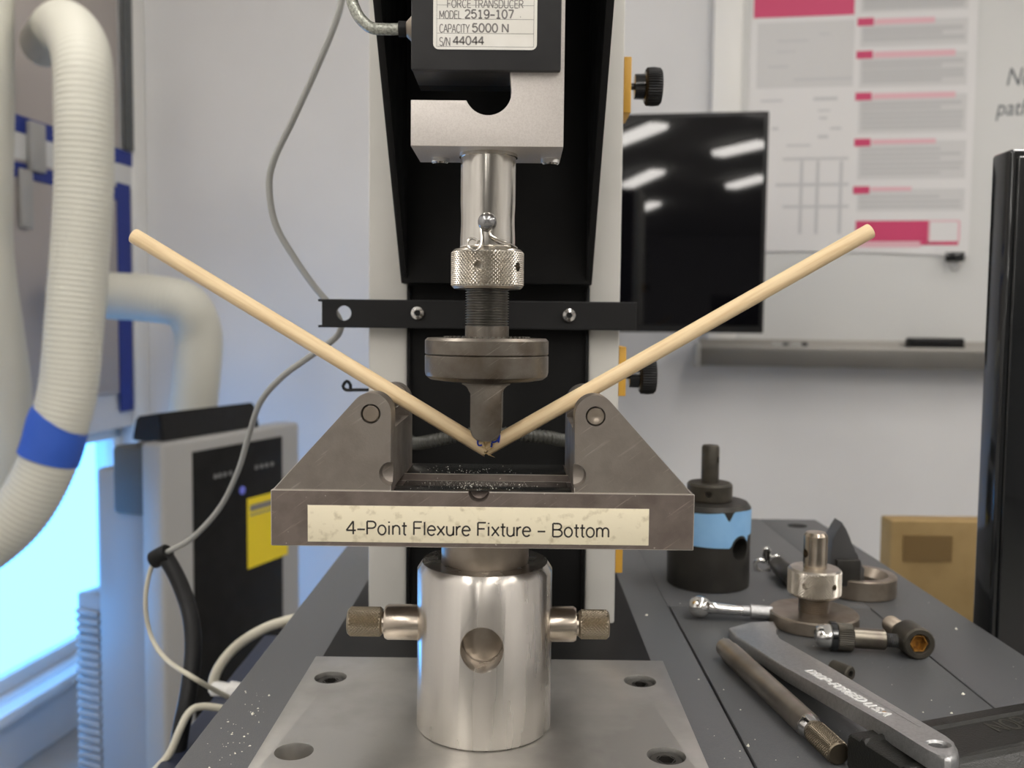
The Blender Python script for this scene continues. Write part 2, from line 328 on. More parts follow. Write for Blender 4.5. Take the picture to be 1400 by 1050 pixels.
# left wall with the low window
wt1 = on_a(0, 618, AL); wt2 = on_a(182, 580, AL); wb1 = on_a(0, 965, AL)
WZ1, WZ0 = (wt1[1]+wt2[1])/2, wb1[1]
WB0, WB1 = wb1[0]-700, on_a(183, 600, AL)[0]
m = rb(); m.box(AL-120, AL, BF, BB, WZ1, ZC); m.box(AL-120, AL, BF, BB, ZF, WZ0); m.box(AL-120, AL, BF, WB0, WZ0, WZ1); m.box(AL-120, AL, WB1, BB, WZ0, WZ1)
struct(m.build('wall_left', M['wall']))
wo = struct(rb().box(AL-70, AL-40, WB0, WB1, WZ0, WZ0+35, bev=3).box(AL-70, AL-40, WB0, WB1, WZ1-35, WZ1, bev=3).box(AL-70, AL-40, WB0, WB0+35, WZ0, WZ1).box(AL-70, AL-40, WB1-35, WB1, WZ0, WZ1).build('window_1', M['trimw']))
struct(rb().box(AL-58, AL-54, WB0+30, WB1-30, WZ0+30, WZ1-30).build('pane', M['glass'], wo))
struct(rb().box(AL-60, AL+45, WB0-40, WB1, WZ0-28, WZ0-2, bev=4).build('window_sill', M['trimw'], wo))
struct(rb().box(AL-60000, AL-130, -60000, 60000, ZF-2500, ZF-2400).build('ground', M['snow']))
c0 = on_a(185, 100, AL)[0]
struct(rb().box(AL, AL+14, BB-70, BB-1, ZF, ZC, bev=2).build('trim_1', M['trimw']))
struct(rb().box(AL+20, AR, BB-14, BB-.5, ZF, ZF+90, bev=2).build('baseboard_back', M['trimw']))

# taupe board over the upper window, with its blue tape and latch
bd0 = on_a(0, 300, AL)[0]-700; bd1 = on_a(160, 300, AL)[0]
tag(rb().box(AL+1, AL+9, bd0, bd1, on_a(100, 545, AL)[1], ZC-120, bev=1).build('window_board', M['panel']), 'taupe board covering the upper window on the left wall', 'board')
def lw_strip(name, p0, p1, hpx, m, label, cat, d0=9.5, d1=11.5, group=None, ext=0):
    b0, z0 = on_a(*p0, AL); b1, z1 = on_a(*p1, AL); zc = (z0+z1)/2; h = abs(on_a(p1[0], p1[1]-hpx/2, AL)[1]-on_a(p1[0], p1[1]+hpx/2, AL)[1])
    return tag(rb().box(AL+d0, AL+d1, b0-ext, b1, zc-h/2, zc+h/2).build(name, m), label, cat, group)
lw_strip('tape_strip', (10, 168), (178, 218), 19, M['navytape'], 'upper dark blue tape strip running level across the taupe board', 'tape', group='blue tape strips on the left wall', ext=500)
lw_strip('tape_strip', (10, 228), (160, 268), 17, M['navytape'], 'lower dark blue tape strip running level across the taupe board', 'tape', group='blue tape strips on the left wall', ext=500)
lw_strip('window_rail', (10, 198), (178, 243), 30, M['board'], 'pale grey rail between the two level blue tape strips', 'rail', d0=9.2, d1=10.4, ext=500)
b0 = on_a(157, 400, AL)[0]; b1 = on_a(175, 400, AL)[0]
tag(rb().box(AL+9.5, AL+12, b0, b1, on_a(166, 562, AL)[1], on_a(166, 252, AL)[1]).build('tape_strip', M['navytape']), 'upright dark blue tape strip beside the white corner trim', 'tape', 'blue tape strips on the left wall')
b0 = on_a(162, 100, AL)[0]; b1 = on_a(172, 100, AL)[0]
tag(rb().box(AL+9.5, AL+22, b0, b1, on_a(166, 205, AL)[1], ZC-130, bev=2).build('blind_cord_channel', M['acdark']), 'dark grey upright channel on the left wall above the blue tape', 'channel')
m = thing('window_latch', 'grey plastic latch hanging over the blue tape strips', 'latch', RM @ V((AL+12, on_a(36, 240, AL)[0], on_a(36, 312, AL)[1])))
b0 = on_a(29, 200, AL)[0]; b1 = on_a(48, 200, AL)[0]
rb().box(AL+12, AL+30, b0, b1, on_a(38, 235, AL)[1], on_a(38, 168, AL)[1], bev=3).build('latch_body', M['silver'], m)
b0 = on_a(18, 280, AL)[0]; b1 = on_a(34, 280, AL)[0]
rb().box(AL+12, AL+24, b0, b1, on_a(27, 312, AL)[1], on_a(27, 232, AL)[1], bev=3).build('latch_handle', M['silver'], m)

# ------------------------------------------------------------------ ceiling strip lights
def strip_light(x, y, ang, L, label):
    T = Matrix.Translation(V((x, y, ZC))) @ Matrix.Rotation(ang, 4, 'Z')
    t = thing('strip_light', label, 'ceiling light', (x, y, ZC-75), 'ceiling strip lights')
    MB(T).box(-L/2-20, L/2+20, -85, 85, -30, -1, bev=4).build('housing', M['trimw'], t)
    MB(T).prism([(-75, -31), (-60, -68), (60, -68), (75, -31)], -L/2, L/2, M=Matrix.Rotation(math.pi/2, 4, 'Z')).build('diffuser', M['lamp'], t)
for i, bq in enumerate((-1950, -700, 900)):  # unseen strips added over the bench area to light the scene
    for j, aq in enumerate((-900, 700, 2300)):
        p = RM @ V((aq, bq, 0))
        strip_light(p.x, p.y, math.pi/2-ra, 1100, 'added unseen ceiling strip light, %s of its row, %s row from the poster wall' % (('leftmost', 'middle one', 'rightmost')[j], ('third', 'second', 'nearest')[i]))

for (a0_, b0_, a1_, b1_, lab) in ((-190, -3340, 60, -2890, 'left of the screen, nearest'), (-190, -5600, 70, -4874, 'left of the screen, second'), (-230, -8000, 65, -7121, 'left of the screen, farthest'),
                             (559, -4024, 878, -3614, 'right of the screen, nearer'), (830, -5850, 1083, -5300, 'right of the screen, farther')):
    d_ = V((a1_-a0_, b1_-b0_, 0)); Ls = max(d_.length, 520) if a0_ > 0 else 900; d_.normalize(); c_ = V((a1_, b1_, 0))-d_*(Ls/2); p = RM @ c_
    strip_light(p.x, p.y, math.atan2(d_.y, d_.x)-ra, Ls, 'ceiling strip light behind the camera mirrored '+lab)
# ================================================================== TESTING MACHINE
TZ = -15.0; PZ = -3.0; COLY = 163.0
tm = thing('testing_machine', 'white and black universal testing machine on a dark grey base', 'testing machine', (80, 100, -130))
BX0, BX1, BY0, BY1 = -124, 294, -190, 475
SX0, SX1, SY1 = 112, 240, 203
m = MB()
g = .8
m.box(BX0, SX0-g, BY0, BY1, -130, TZ, bev=1.5); m.box(SX1+g, BX1, BY0, BY1, -130, TZ, bev=1.5); m.box(SX0-g-.5, SX1+g+.5, SY1+g, BY1, -130, TZ, bev=1.0); m.box(SX0-2, SX1+2, BY0+1, SY1+2, -130, TZ-3)
base = m.build('base', M['desk'], tm)
MB().box(SX0, SX1, BY0+2, SY1, TZ-2.9, TZ, bev=.8).build('inset_panel', M['desk'], base)
MB().box(-90, 85.5, -60, 330, TZ+.05, TZ+.8, bev=.3).build('black_inlay', M['matte'], base)
p = UZ(1090, 719, TZ)
MB().lathe([(0, 0), (8.5, 0), (8.5, .5), (0, .5)], Matrix.Translation(V((p.x, p.y, TZ))) @ Matrix.Diagonal((1, .8, 1, 1)), 24).build('cable_hole', M['matte'], base)
for x0, x1 in ((-75.3, -52.5), (54.2, 72.2)):
    MB().box(x0, x1, COLY, COLY+150, TZ+.8, 640, bev=1.2).build('column_side', M['white_paint'], tm)
MB().box(-52.4, 54.1, COLY+2, COLY+148, TZ+.8, 640).build('column_cover', M['matte'], tm)
for x0 in (-52.4, 52.2): MB().box(x0, x0+1.9, COLY-2, COLY+3, TZ+.8, 186, bev=.4).build('cover_flange', M['matte'], tm)
# crosshead: back plate, two triangular gusset plates, arm above
ch = MB().box(-54, 54, 148, COLY-1, 187, 420, bev=1).build('crosshead', M['matte'], tm)
for sx in (-1, 1):
    poly = [(COLY-2, 187), (150, 187), (44, 314), (-30, 403), (-30, 440), (COLY-2, 440)]
    MB(Matrix(((0, 1, 0, 0), (1, 0, 0, 0), (0, 0, 1, 0), (0, 0, 0, 1)))).prism(poly, sx*51, sx*54.5, bev=.5).build('gusset', M['black'], ch)
MB().box(-54, 54, -45, 160, 404, 440, bev=2).build('arm', M['black'], ch)
# black channel bar with hole and two socket screws
m = MB(); m.box(-100.3, 80.5, 151.5, 154, 161.3, 177.6, bev=.3); m.box(-102.5, 80.5, 151.5, 162.8, 176.2, 177.6, bev=.3); m.box(-102.5, 80.5, 151.5, 162.8, 161.3, 162.7, bev=.3)
bar = m.build('cross_bar', M['black'], tm)
hp = UY(470, 428, 151.5); cut(bar, MB().lathe([(0, -5), (4.3, -5), (4.3, 8), (0, 8)], frame((hp.x, 151, hp.z), (0, 1, 0)), 32), self_=True)
for px, py in ((571, 428), (778, 431)):
    p = UY(px, py, 151.5); F = frame((p.x, 151.5, p.z), (0, -1, 0))
    s_ = MB().lathe([(0, 0), (4.4, 0), (4.4, .6), (3.6, 2.2), (1.9, 2.6), (1.9, 1.2), (0, 1.2)], F, 28).build('button_screw', M['chrome'], bar)
    MB().lathe([(0, 1.25), (1.9, 1.25), (1.9, 1.5), (0, 1.5)], F, 6).build('hex_socket', M['black'], s_)
# limit stops on the right of the column
for k, (y0, y1, kc) in enumerate(((80, 156, 118), (474, 541, 514), (700, 781, None))):
    z1, z0 = UY(856, y0, 168).z, UY(856, y1, 168).z
    ls = MB().box(72.3, 76.6, COLY+1, COLY+30, z0, z1, bev=.4).build('limit_stop', M['yellow'], tm); tag(ls, 'amber yellow limit stop')
    if kc:
        kz = UY(888, kc, 176).z
        F = frame((76.6, 177, kz), (1, 0, 0))
        MB().lathe([(0, 0), (2, 0), (2, 3), (7.2, 3.2), (7.4, 9), (9.2, 10), (0, 10)], F, 32).build('knob_hub', M['gloss'], ls)
        kb = MB(); n = 44; A = [];
        for z, rr in ((9.6, 9.5), (10.6, 10.9), (14.5, 11.2), (18, 10.8), (19.2, 9.6)):
            A.append([kb.v(F @ V(((rr*(1 if i % 2 else .955))*math.cos(2*math.pi*i/(2*n)), (rr*(1 if i % 2 else .955))*math.sin(2*math.pi*i/(2*n)), z))) for i in range(2*n)])
        for a, b in zip(A, A[1:]):
            for i in range(2*n): kb.f([a[i], a[(i+1) % (2*n)], b[(i+1) % (2*n)], b[i]])
        kb.f(A[0]); kb.f(A[-1]); kb.build('knob', M['black'], ls)
# little hook on the left of the column
hk = [UY(506, 533, 175), UY(486, 533, 175), UY(473, 533, 175), UY(469, 528, 175), UY(474, 521, 175), UY(479, 526, 175), UY(479, 531, 175)]
MB().tube(spline(hk, 1), 1.0, 8).build('wire_hook', M['black'], tm)
# ribbed conduit bowing out in front of the black cover
cp = [V((-53.5, 168, 96)), UY(566, 606, 138), UY(590, 603, 120), UY(625, 596, 112), UY(665, 593, 108), UY(710, 594, 112), UY(750, 598, 120), UY(775, 602, 138), V((55, 168, 100))]
MB().tube(spline(cp, .9), 3.1, 14, rib=.7).build('ribbed_conduit', M['conduit'], tm)

# ------------------------------------------------------------------ bench below, side table
bt = thing('lab_bench', 'navy-topped lab bench under the testing machine base', 'bench', (40, 200, ZF))
MB().box(-224, 300, -300, 470, -160, -130.2, bev=2).build('bench_top', M['navy'], bt)
for x in (-190, 270):
    for y in (-260, 430): MB().box(x-22, x+22, y-22, y+22, ZF, -160, bev=2).build('leg', M['acdark'], bt)
stb = thing('side_table', 'low side table to the right behind the grey machine base', 'table', (700, 650, ZF))
MB().box(303, 1150, 150, 1250, -330, -300, bev=2).build('table_top', M['acdark'], stb)
for x in (340, 1110):
    for y in (190, 1210): MB().box(x-20, x+20, y-20, y+20, ZF, -330, bev=2).build('leg', M['acdark'], stb)

# ================================================================== BASE ADAPTER (plate + socket cylinder)
ba = thing('base_adapter', 'ground steel mounting plate carrying a turned steel socket cylinder', 'adapter', (0, 0, TZ+.8))
pb0 = UZ(430, 894, PZ); pb1 = UZ(907, 906, PZ)
PX = 87.0; PYB = (pb0.y+pb1.y)/2
pl = MB().box(-PX, PX, -PYB, PYB, TZ+.8, PZ, bev=.4).build('mounting_plate', M['plate'], ba)
bolts = [UZ(452, 926, PZ), UZ(402, 1027, PZ), UZ(875, 931, PZ), UZ(911, 1033, PZ)]
cut(pl, *[MB().lathe([(0, -9.5), (7.4, -9.5), (7.4, -.6), (8.1, 2), (0, 2)], Matrix.Translation(V((q.x, q.y, PZ))), 40) for q in bolts])
for i, q in enumerate(bolts):
    T = Matrix.Translation(V((q.x, q.y, PZ)))
    if i != 1:
        b_ = MB().lathe([(0, -9.4), (6.6, -9.4), (6.6, -2.2), (6.1, -1.6), (3.7, -1.6), (3.7, -6.4), (0, -6.4)], T, 36).build('socket_bolt', M['oxide'], ba)
        MB().lathe([(0, -6.3), (3.69, -6.3), (3.2, -1.58), (3.7, -1.58), (3.7, -6.35)], T, 6).build('hex_socket', M['oxide'], b_)
    else:
        MB().lathe([(0, -9.45), (7.2, -9.45), (7.2, -8.9), (3, -8.9), (3, -9.3), (0, -9.3)], T, 36).build('counterbore_floor', M['brown_steel'], ba)
CT, CR = 66.0, 28.0
cy = MB().lathe([(0, PZ), (CR-.6, PZ), (CR, PZ+.6), (CR, CT-3.2), (CR-2.0, CT), (18.4, CT), (18.4, 20), (0, 20)], I4, 128).build('socket_cylinder', M['cyl'], ba)
HZ = 39.3
cut(cy, MB().lathe([(0, -40), (8.2, -40), (8.2, 0), (0, 0)], frame((0, 0, HZ-1.6), (0, 1, 0)), 64),
    MB().lathe([(0, 0), (8.2, 0), (10.2, 4.0), (0, 4.0)], frame((0, -26.1, HZ-1.6), (0, -1, 0)), 64))
for sx in (-1, 1):
    F = frame((sx*26.6, 0, HZ), (sx, 0, 0)); e = 14.8 if sx < 0 else 11.6; kx = 14.6 if sx < 0 else 12.8
    t = thing('locking_pin', 'knurled steel locking pin sticking out of the %s side of the socket cylinder' % ('left' if sx < 0 else 'right'), 'pin', (sx*26.6, 0, HZ-7.2), 'knurled locking pins in the socket cylinder')
    MB().lathe([(0, 0), (7.3, 0), (7.3, e-1.2), (6.6, e), (4.8, e), (4.8, e+1.6), (0, e+1.6)], F, 64).build('pin_body', M['pin'], t)
    MB().knurl(5.7, e+1.0, e+1.0+kx, F, pitch=1.35, amp=.5, ch=.7).build('knurled_grip', M['knurl_dark'], t, ang=5)

# ================================================================== FLEXURE FIXTURE (lower)
fx = thing('flexure_fixture', 'steel bend fixture with two triangular support blocks and a paper label', 'bend fixture', (0, 0, 20))
FY0, FY1, FZ0, FZ1 = -35.0, 34.0, 79.6, 101.0
prof = [(FY0, FZ0), (FY1, FZ0), (FY1, FZ1), (6.4, FZ1), (6.4, FZ1-3.2), (-22, FZ1-3.2), (-22, FZ1-.8), (-24, FZ1), (FY0, FZ1)]
YZ = Matrix(((0, 1, 0, 0), (1, 0, 0, 0), (0, 0, 1, 0), (0, 0, 0, 1)))
m = MB(YZ).prism(prof, -79.7, 79.7)
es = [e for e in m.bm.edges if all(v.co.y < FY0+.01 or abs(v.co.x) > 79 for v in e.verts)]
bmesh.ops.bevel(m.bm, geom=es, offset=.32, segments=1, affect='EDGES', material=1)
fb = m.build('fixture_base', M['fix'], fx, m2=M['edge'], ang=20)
cut(fb, MB().lathe([(0, -1), (4.1, -1), (3.4, 5), (0, 6.5)], frame((-1.3, FY0, FZ1), (0, 1, 0)), 28))
MB().box(-33.6, 33.6, -33.6, -24.4, FZ1+.02, FZ1+.25, bev=.08).box(-33.6, 33.6, 6.7, 33, FZ1+.02, FZ1+.25, bev=.08).box(-33.6, 33.6, -21.6, 6.0, FZ1-3.18, FZ1-3.0, bev=.05).build('oiled_surface', M['oily'], fx)
MB().lathe([(0, 20.4), (18.1, 20.4), (18.1, FZ0+1), (0, FZ0+1)], I4, 72).build('shank', M['brown_steel'], fx)
MB().box(-65.7, 62.7, FY0-.22, FY0-.02, 81.4, 95.3, bev=.05).build('paper_label', M['paper'], fx)
p = UY(473, 729.5, FY0); q = UY(834, 735, FY0); strokes('4-Point Flexure Fixture - Bottom', 5.0, q.x-p.x, FRONT(p.x, FY0-.25, (p.z+q.z)/2), M['print'], fx, .62)
RXZ = (42.05, 130.0); PR = 7.9
for sx in (-1, 1):
    pts = [(34.4, FZ1+.02), (34.4, 130.0)]
    for k in range(1, 19):
        a = math.radians(180-k*(180-43)/18); pts.append((RXZ[0]+7.65*math.cos(a), RXZ[1]+PR*math.sin(a)))
    pts += [(78.9, FZ1+.02)]
    pts = [(sx*x, z) for x, z in pts]
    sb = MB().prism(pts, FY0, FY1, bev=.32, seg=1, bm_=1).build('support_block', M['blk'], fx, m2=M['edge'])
    c = []
    # slot between the two cheeks, roller bore, half-round locating mark
    c.append(MB().box(*sorted((sx*20, sx*95)), -23, 22, 124, 150))
    c.append(MB().lathe([(0, -2), (4.4, -2), (3.55, .6), (3.55, 72), (0, 72)], frame((sx*RXZ[0], FY0, RXZ[1]), (0, 1, 0)), 48))
    c.append(MB().lathe([(0, -1), (4.6, -1), (4.0, 5), (0, 7)], frame((sx*34.4, FY0, 107.5), (0, 1, 0)), 32))
    cut(sb, *c)
    MB().lathe([(0, .25), (2.8, .2), (3.12, .5), (3.12, 68), (0, 68)], frame((sx*RXZ[0], FY0, RXZ[1]), (0, 1, 0)), 40).build('roller_pin', M['brown_steel'], fx)
MB().lathe([(0, 0), (3.1, 0), (3.1, .5), (1.4, .5), (1.0, .25), (0, .25)], frame((RXZ[0], FY0+.2, RXZ[1]), (0, -1, 0)), 40).build('pin_cap', M['brown_steel'], fx)
# specimen dust on the fixture
m = MB()
def crumb(m, p, r):
    vs = [m.v(p+V((random.uniform(.5, 1.2)*r*a, random.uniform(.5, 1.2)*r*b, random.uniform(.5, 1)*r*c))) for a, b, c in ((1, 0, 0), (-1, 0, 0), (0, 1, 0), (0, -1, 0), (0, 0, 1), (0, 0, -.3))]
    for q in ((0, 2, 4), (2, 1, 4), (1, 3, 4), (3, 0, 4), (2, 0, 5), (1, 2, 5), (3, 1, 5), (0, 3, 5)): m.f([vs[i] for i in q])
for i in range(520):
    x = random.gauss(-6, 12); y = random.gauss(-8, 13)
    if abs(x) > 33 or not -33 < y < 31: continue
    z = FZ1+.27 if (y > 7 or y < -24.5) else (FZ1-2.95 if -21 < y < 5.5 else None)
    if z is None: continue
    crumb(m, V((x, y, z)), random.choice((.10, .12, .16, .22, .30)))
crumb(m, UZ(710, 663, FZ1+.5), .55)
tag(m.build('sawdust', M['fleck']), 'pale wood crumbs scattered on the fixture under the broken dowel', 'sawdust', kind='stuff')

# ================================================================== LOAD CELL
lc = thing('load_cell', 'aluminium force transducer with black cover hanging from the crosshead', 'load cell', (0, 0, 194))
LX, LZ0 = 29.4, 232.2
circ = [(0.3+9.0*math.cos(math.radians(a)), 253.0+9.0*math.sin(math.radians(a))) for a in range(203, 395, 8)]
prof = [(-LX, LZ0), (LX, LZ0), (LX, 403.8), (9.0, 403.8), (9.0, 262.5)]+[(8.6, 259)]+circ[::-1][2:]+[(-8.2, 249.6), (-LX, 249.6)]
MB().prism(prof, -18, 18, bev=.35).build('transducer_body', M['alu'], lc)
MB().box(-LX, 9.2, 3, 18, 262, 403.8).build('transducer_core', M['matte'], lc)
m = MB(); m.box(-29.0, 27.9, -21.4, -18.05, 260.0, 400, bev=.8); m.box(-29.0, 8.6, -18.6, 2.9, 260.2, 400, bev=.8)
cv = m.build('cover', M['satin'], lc)
LY = -21.5
m = MB(); rr = 2.2; x0, x1, z0, z1 = -20.6, 18.7, 267.6, 312
poly = [(x0+rr-rr*math.sin(math.radians(a)), z0+rr-rr*math.cos(math.radians(a))) for a in range(90, -1, -15)]+[(x1-rr+rr*math.sin(math.radians(a)), z0+rr-rr*math.cos(math.radians(a))) for a in range(0, 91, 15)]+[(x1, z1), (x0, z1)]
lb = m.prism(poly, LY-.15, LY).build('nameplate', M['silver_label'], lc)
m = MB(); e = .12
for zz in (283.9, 278.8, 273.5, 268.6): m.box(x0+1.3, x1-1.2, LY-.22, LY-.14, zz, zz+e)
m.box(x0+1.3, x0+1.3+e, LY-.22, LY-.14, 268.6, 300); m.box(x1-1.2-e, x1-1.2, LY-.22, LY-.14, 268.6, 300)
m.build('ruled_lines', M['grey_print'], lb)
def lbl(t_, x0, x1, y, hpx, lw):
    p, q = UY(x0, y, LY), UY(x1, y, LY); strokes(t_, hpx*.2856, q.x-p.x, FRONT(p.x, LY-.2, p.z), M['grey_print'], lb, lw)
lbl('FORCE TRANSDUCER', 611, 716, 10.5, 10, .33); lbl('MODEL', 600.5, 631, 25.5, 10, .33); lbl('CAPACITY', 600.5, 642, 44.5, 10.5, .33); lbl('S/N', 600.5, 616, 62.5, 10.5, .33)
lbl('2519-107', 635, 703, 24.8, 10.5, .55); lbl('.', 710, 714, 23.5, 8, .5); lbl('5000 N', 645, 696, 43.8, 10.5, .55); lbl('44044', 619, 662, 61, 10.5, .55)
MB().lathe([(0, LZ0), (11.8, LZ0), (11.8, LZ0-1.2), (11.2, LZ0-1.4), (11.2, 213), (10.95, 207), (10.95, 204), (11.2, 199), (11.2, 194.3), (0, 194.3)], I4, 96).build('coupling_shaft', M['shaft'], lc)
for px in (602, 752):
    p = UY(px, 224, 8); MB().lathe([(0, 0), (3.8, 0), (3.8, 1.6), (3.0, 2.2), (0, 2.2)], frame((p.x, 9, LZ0), (0, 0, -1)), 24).build('body_screw', M['chrome'], lc)
gp = UY(561, 40, 0); F = frame((-LX, 0, gp.z), (-1, 0, 0))
gl = MB().lathe([(0, 0), (6.5, 0), (6.3, .5), (3.2, 3.6), (2.7, 4.2), (0, 4.2)], F, 36).build('cable_gland', M['brown_steel'], lc)
MB().lathe([(0, 4.0), (3.1, 4.0), (3.1, 7), (0, 7)], F, 30).build('heat_shrink', M['black'], gl)
gz = gp.z
cpts = [V((-LX-6.5, 0, gz)), V((-LX-12, 0, gz-.1)), UY(508, 38, 0), UY(494, 27, 0), UY(485, 12, 0), UY(480, -8, 0), UY(478, -60, 0)]
MB().tube(spline(cpts, 1), 2.35, 16).build('sensor_cable', M['clear'], lc)
# clevis pin with wire retaining clip
cpn = thing('clevis_pin', 'small steel clevis pin with wire clip through the load cell shaft', 'pin', (0, -12, 194.5))
pz = UY(666, 303, -13).z; pxx = UY(666, 303, -13).x
MB().lathe([(0, -9), (3.75, -9), (3.75, .8), (3.5, 2.2), (2.6, 3.5), (1.3, 4.2), (.6, 4.3), (.55, 3.8), (0, 3.8)], frame((pxx, -11, pz), (0, -1, 0)), 40).build('pin_head', M['dull'], cpn)
wp = [UY(657, 312, -12.6), UY(658, 322, -13.6), UY(657.5, 334, -15.0), UY(653, 341, -15.6), UY(646, 342, -15.6), UY(640, 337, -15.2), UY(640, 330, -14.6), UY(645, 326, -14.2), UY(651, 328, -14)]
wq = [UY(671, 312, -12.6), UY(670, 320, -13.2), UY(674, 324, -13.4), UY(683, 328, -13.0), UY(695, 333, -11.2), UY(706, 339, -5)]
m = MB(); m.tube(spline(wp, .5), .56, 10); m.tube(spline(wq, .5), .56, 10)
m.tube([V((11.75*math.cos(math.radians(a)), 11.75*math.sin(math.radians(a)), 194.9)) for a in range(-155, -20, 5)], .42, 8)
m.build('wire_clip', M['shaft'], cpn)

# ================================================================== LOADING ANVIL
an = thing('loading_anvil', 'dark steel loading nose with disc, threaded stud and knurled collar', 'anvil', (0, 0, 117))
kc = MB().knurl(14.4, 178.2, 194.1, I4).build('knurled_collar', M['knurl'], an, ang=5)
cut(kc, *[MB().lathe([(0, -18), (1.9, -18), (1.9, -10), (0, -10)], frame((0, 0, 186.9), (math.sin(math.radians(a)), math.cos(math.radians(a)), 0)), 24) for a in (13, 133, 253, -45-13)], ang=5)
pr = [(0, 162.9)]; z = 163.0
while z < 178.1: pr += [(8.95, z), (8.95, z+.18), (8.2, z+.55), (8.2, z+.65)]; z += 1.05
pr += [(8.2, 178.4), (0, 178.4)]
MB().lathe(pr, I4, 64).build('threaded_stud', M['thread'], an)
MB().lathe([(0, 158.2), (8.95, 158.2), (8.95, 163), (0, 163)], I4, 64).build('stud_neck', M['anvil'], an)
MB().lathe([(0, 151.55), (24.9, 151.55), (25.3, 151.9), (25.3, 157.2), (24.2, 158.3), (0, 158.3)], I4, 96).build('upper_disc', M['anvil'], an)
MB().lathe([(0, 141.0), (20, 141.0), (23.2, 141.5), (24.9, 142.9), (25.3, 144.5), (25.3, 151.0), (24.9, 151.4), (0, 151.4)], I4, 96).build('lower_disc', M['anvil'], an)
m = MB()
for a in range(0, 360, 8): m.lathe([(0, 158.3), (.7, 158.3), (.7, 158.9), (0, 158.9)], Matrix.Translation(V((17*math.cos(math.radians(a)), 17*math.sin(math.radians(a)), 0))), 8)
m.build('disc_dimples', M['thread'], an)
nz = [(-10.4, 141.2)]+[(-6.1-4.3+4.3*math.sin(math.radians(a)), 136.8+4.3*math.cos(math.radians(a))) for a in range(15, 91, 15)]
nz += [(-6.1, 123.0)]+[(-1.7-4.4*math.cos(math.radians(a)), 123.0-5.0*math.sin(math.radians(a))) for a in range(15, 91, 15)]
nz += [(-x, z) for x, z in nz[::-1]]
MB().prism([(x+.5, z) for x, z in nz], -19, 19, bev=.5).build('nose', M['anvil'], an)

# ================================================================== BROKEN DOWEL
dw = thing('wooden_dowel', 'pale wooden dowel snapped into a V under the loading nose', 'dowel', (0, 0, 110))
DR = 3.17
ends = (((-144.8, 0, 198.7), (1.5, 0, 111.61)), ((155.4, 0, 203.5), (-.9, 0, 112.1)))
for k, (A, B) in enumerate(ends):
    A, B = V(A), V(B); L = (B-A).length
    Fm = frame(A, B-A); m = MB(); seg = 40; rings = []
    prof = [(DR-.5, 0), (DR-.12, .25), (DR, .7)]+[(DR, 4+(L-9)*i/24) for i in range(25)]
    for r, z in prof: rings.append([m.v((r*math.cos(2*math.pi*i/seg), r*math.sin(2*math.pi*i/seg), z)) for i in range(seg)])
    jag = [m.v((DR*.98*math.cos(2*math.pi*i/seg), DR*.98*math.sin(2*math.pi*i/seg), L-1.3+random.uniform(-.9, .7))) for i in range(seg)]
    rings.append(jag); inn = [m.v((DR*.45*math.cos(2*math.pi*i/seg), DR*.45*math.sin(2*math.pi*i/seg), L-2+random.uniform(-1, 1))) for i in range(seg)]; rings.append(inn)
    for a, b in zip(rings, rings[1:]):
        for i in range(seg): m.f([a[i], a[(i+1) % seg], b[(i+1) % seg], b[i]])
    m.f(rings[0]); m.f(inn)
    m.build('dowel_half', M['wood'], dw, local=Fm)
m = MB()
def spl(a, b, r): m.tube([a, a*.5+b*.5+V((0, 0, random.uniform(-.2, .2))), b], lambda t: r*(1.02-t), 6)
spl(UY(660, 617, -2), UY(677, 625.5, -3), .38); spl(UY(655, 609, -3.0), UY(668, 616, -3.3), .35); spl(UY(670, 605, -3.2), UY(661, 613, -3.4), .4); spl(UY(676, 607, -3), UY(663, 616, -3.3), .3)
spl(UY(662, 604, -3.2), UY(664, 615, -3.5), .35); spl(UY(675, 612, -3), UY(661, 619, -3), .25)
for i in range(26):
    q = V((random.gauss(.6, 1.5), random.uniform(-3.2, 0), random.uniform(112.5, 117))); spl(q, q+V((random.uniform(-2.2, 2.2), random.uniform(-.8, .2), random.uniform(-1.6, 1.2))), random.uniform(.12, .3))
for i in range(14):
    q = V((random.uniform(-.8, 1.4), random.uniform(-2.4, 1.5), random.uniform(111.4, 113.6))); spl(q, q+V((random.uniform(-1.5, 1.5), random.uniform(-.6, .2), random.uniform(-.6, 1.6))), random.uniform(.3, .6))
m.build('splinters', M['wood_core'], dw)
m = MB()
def ink(pts, Yf=-3.25): m.tube(spline([UY(x, y, Yf) for x, y in pts], .4), .36, 8)
ink([(659, 601), (654.5, 600.5), (653, 605), (654.5, 609), (659, 608.5)], -3.3)
ink([(672, 605.5), (672.5, 608), (671.5, 611.5)], -3.2); ink([(672, 604.5), (676, 604.5), (680, 602), (683, 597)], -3.25); ink([(683, 594), (682.5, 600), (681.5, 605)], -3.3)
m.build('ink_mark', M['ink'], dw)

# ================================================================== ON THE BASE, RIGHT SIDE
def T3(x, y, z=TZ): return Matrix.Translation(V((x, y, z)))
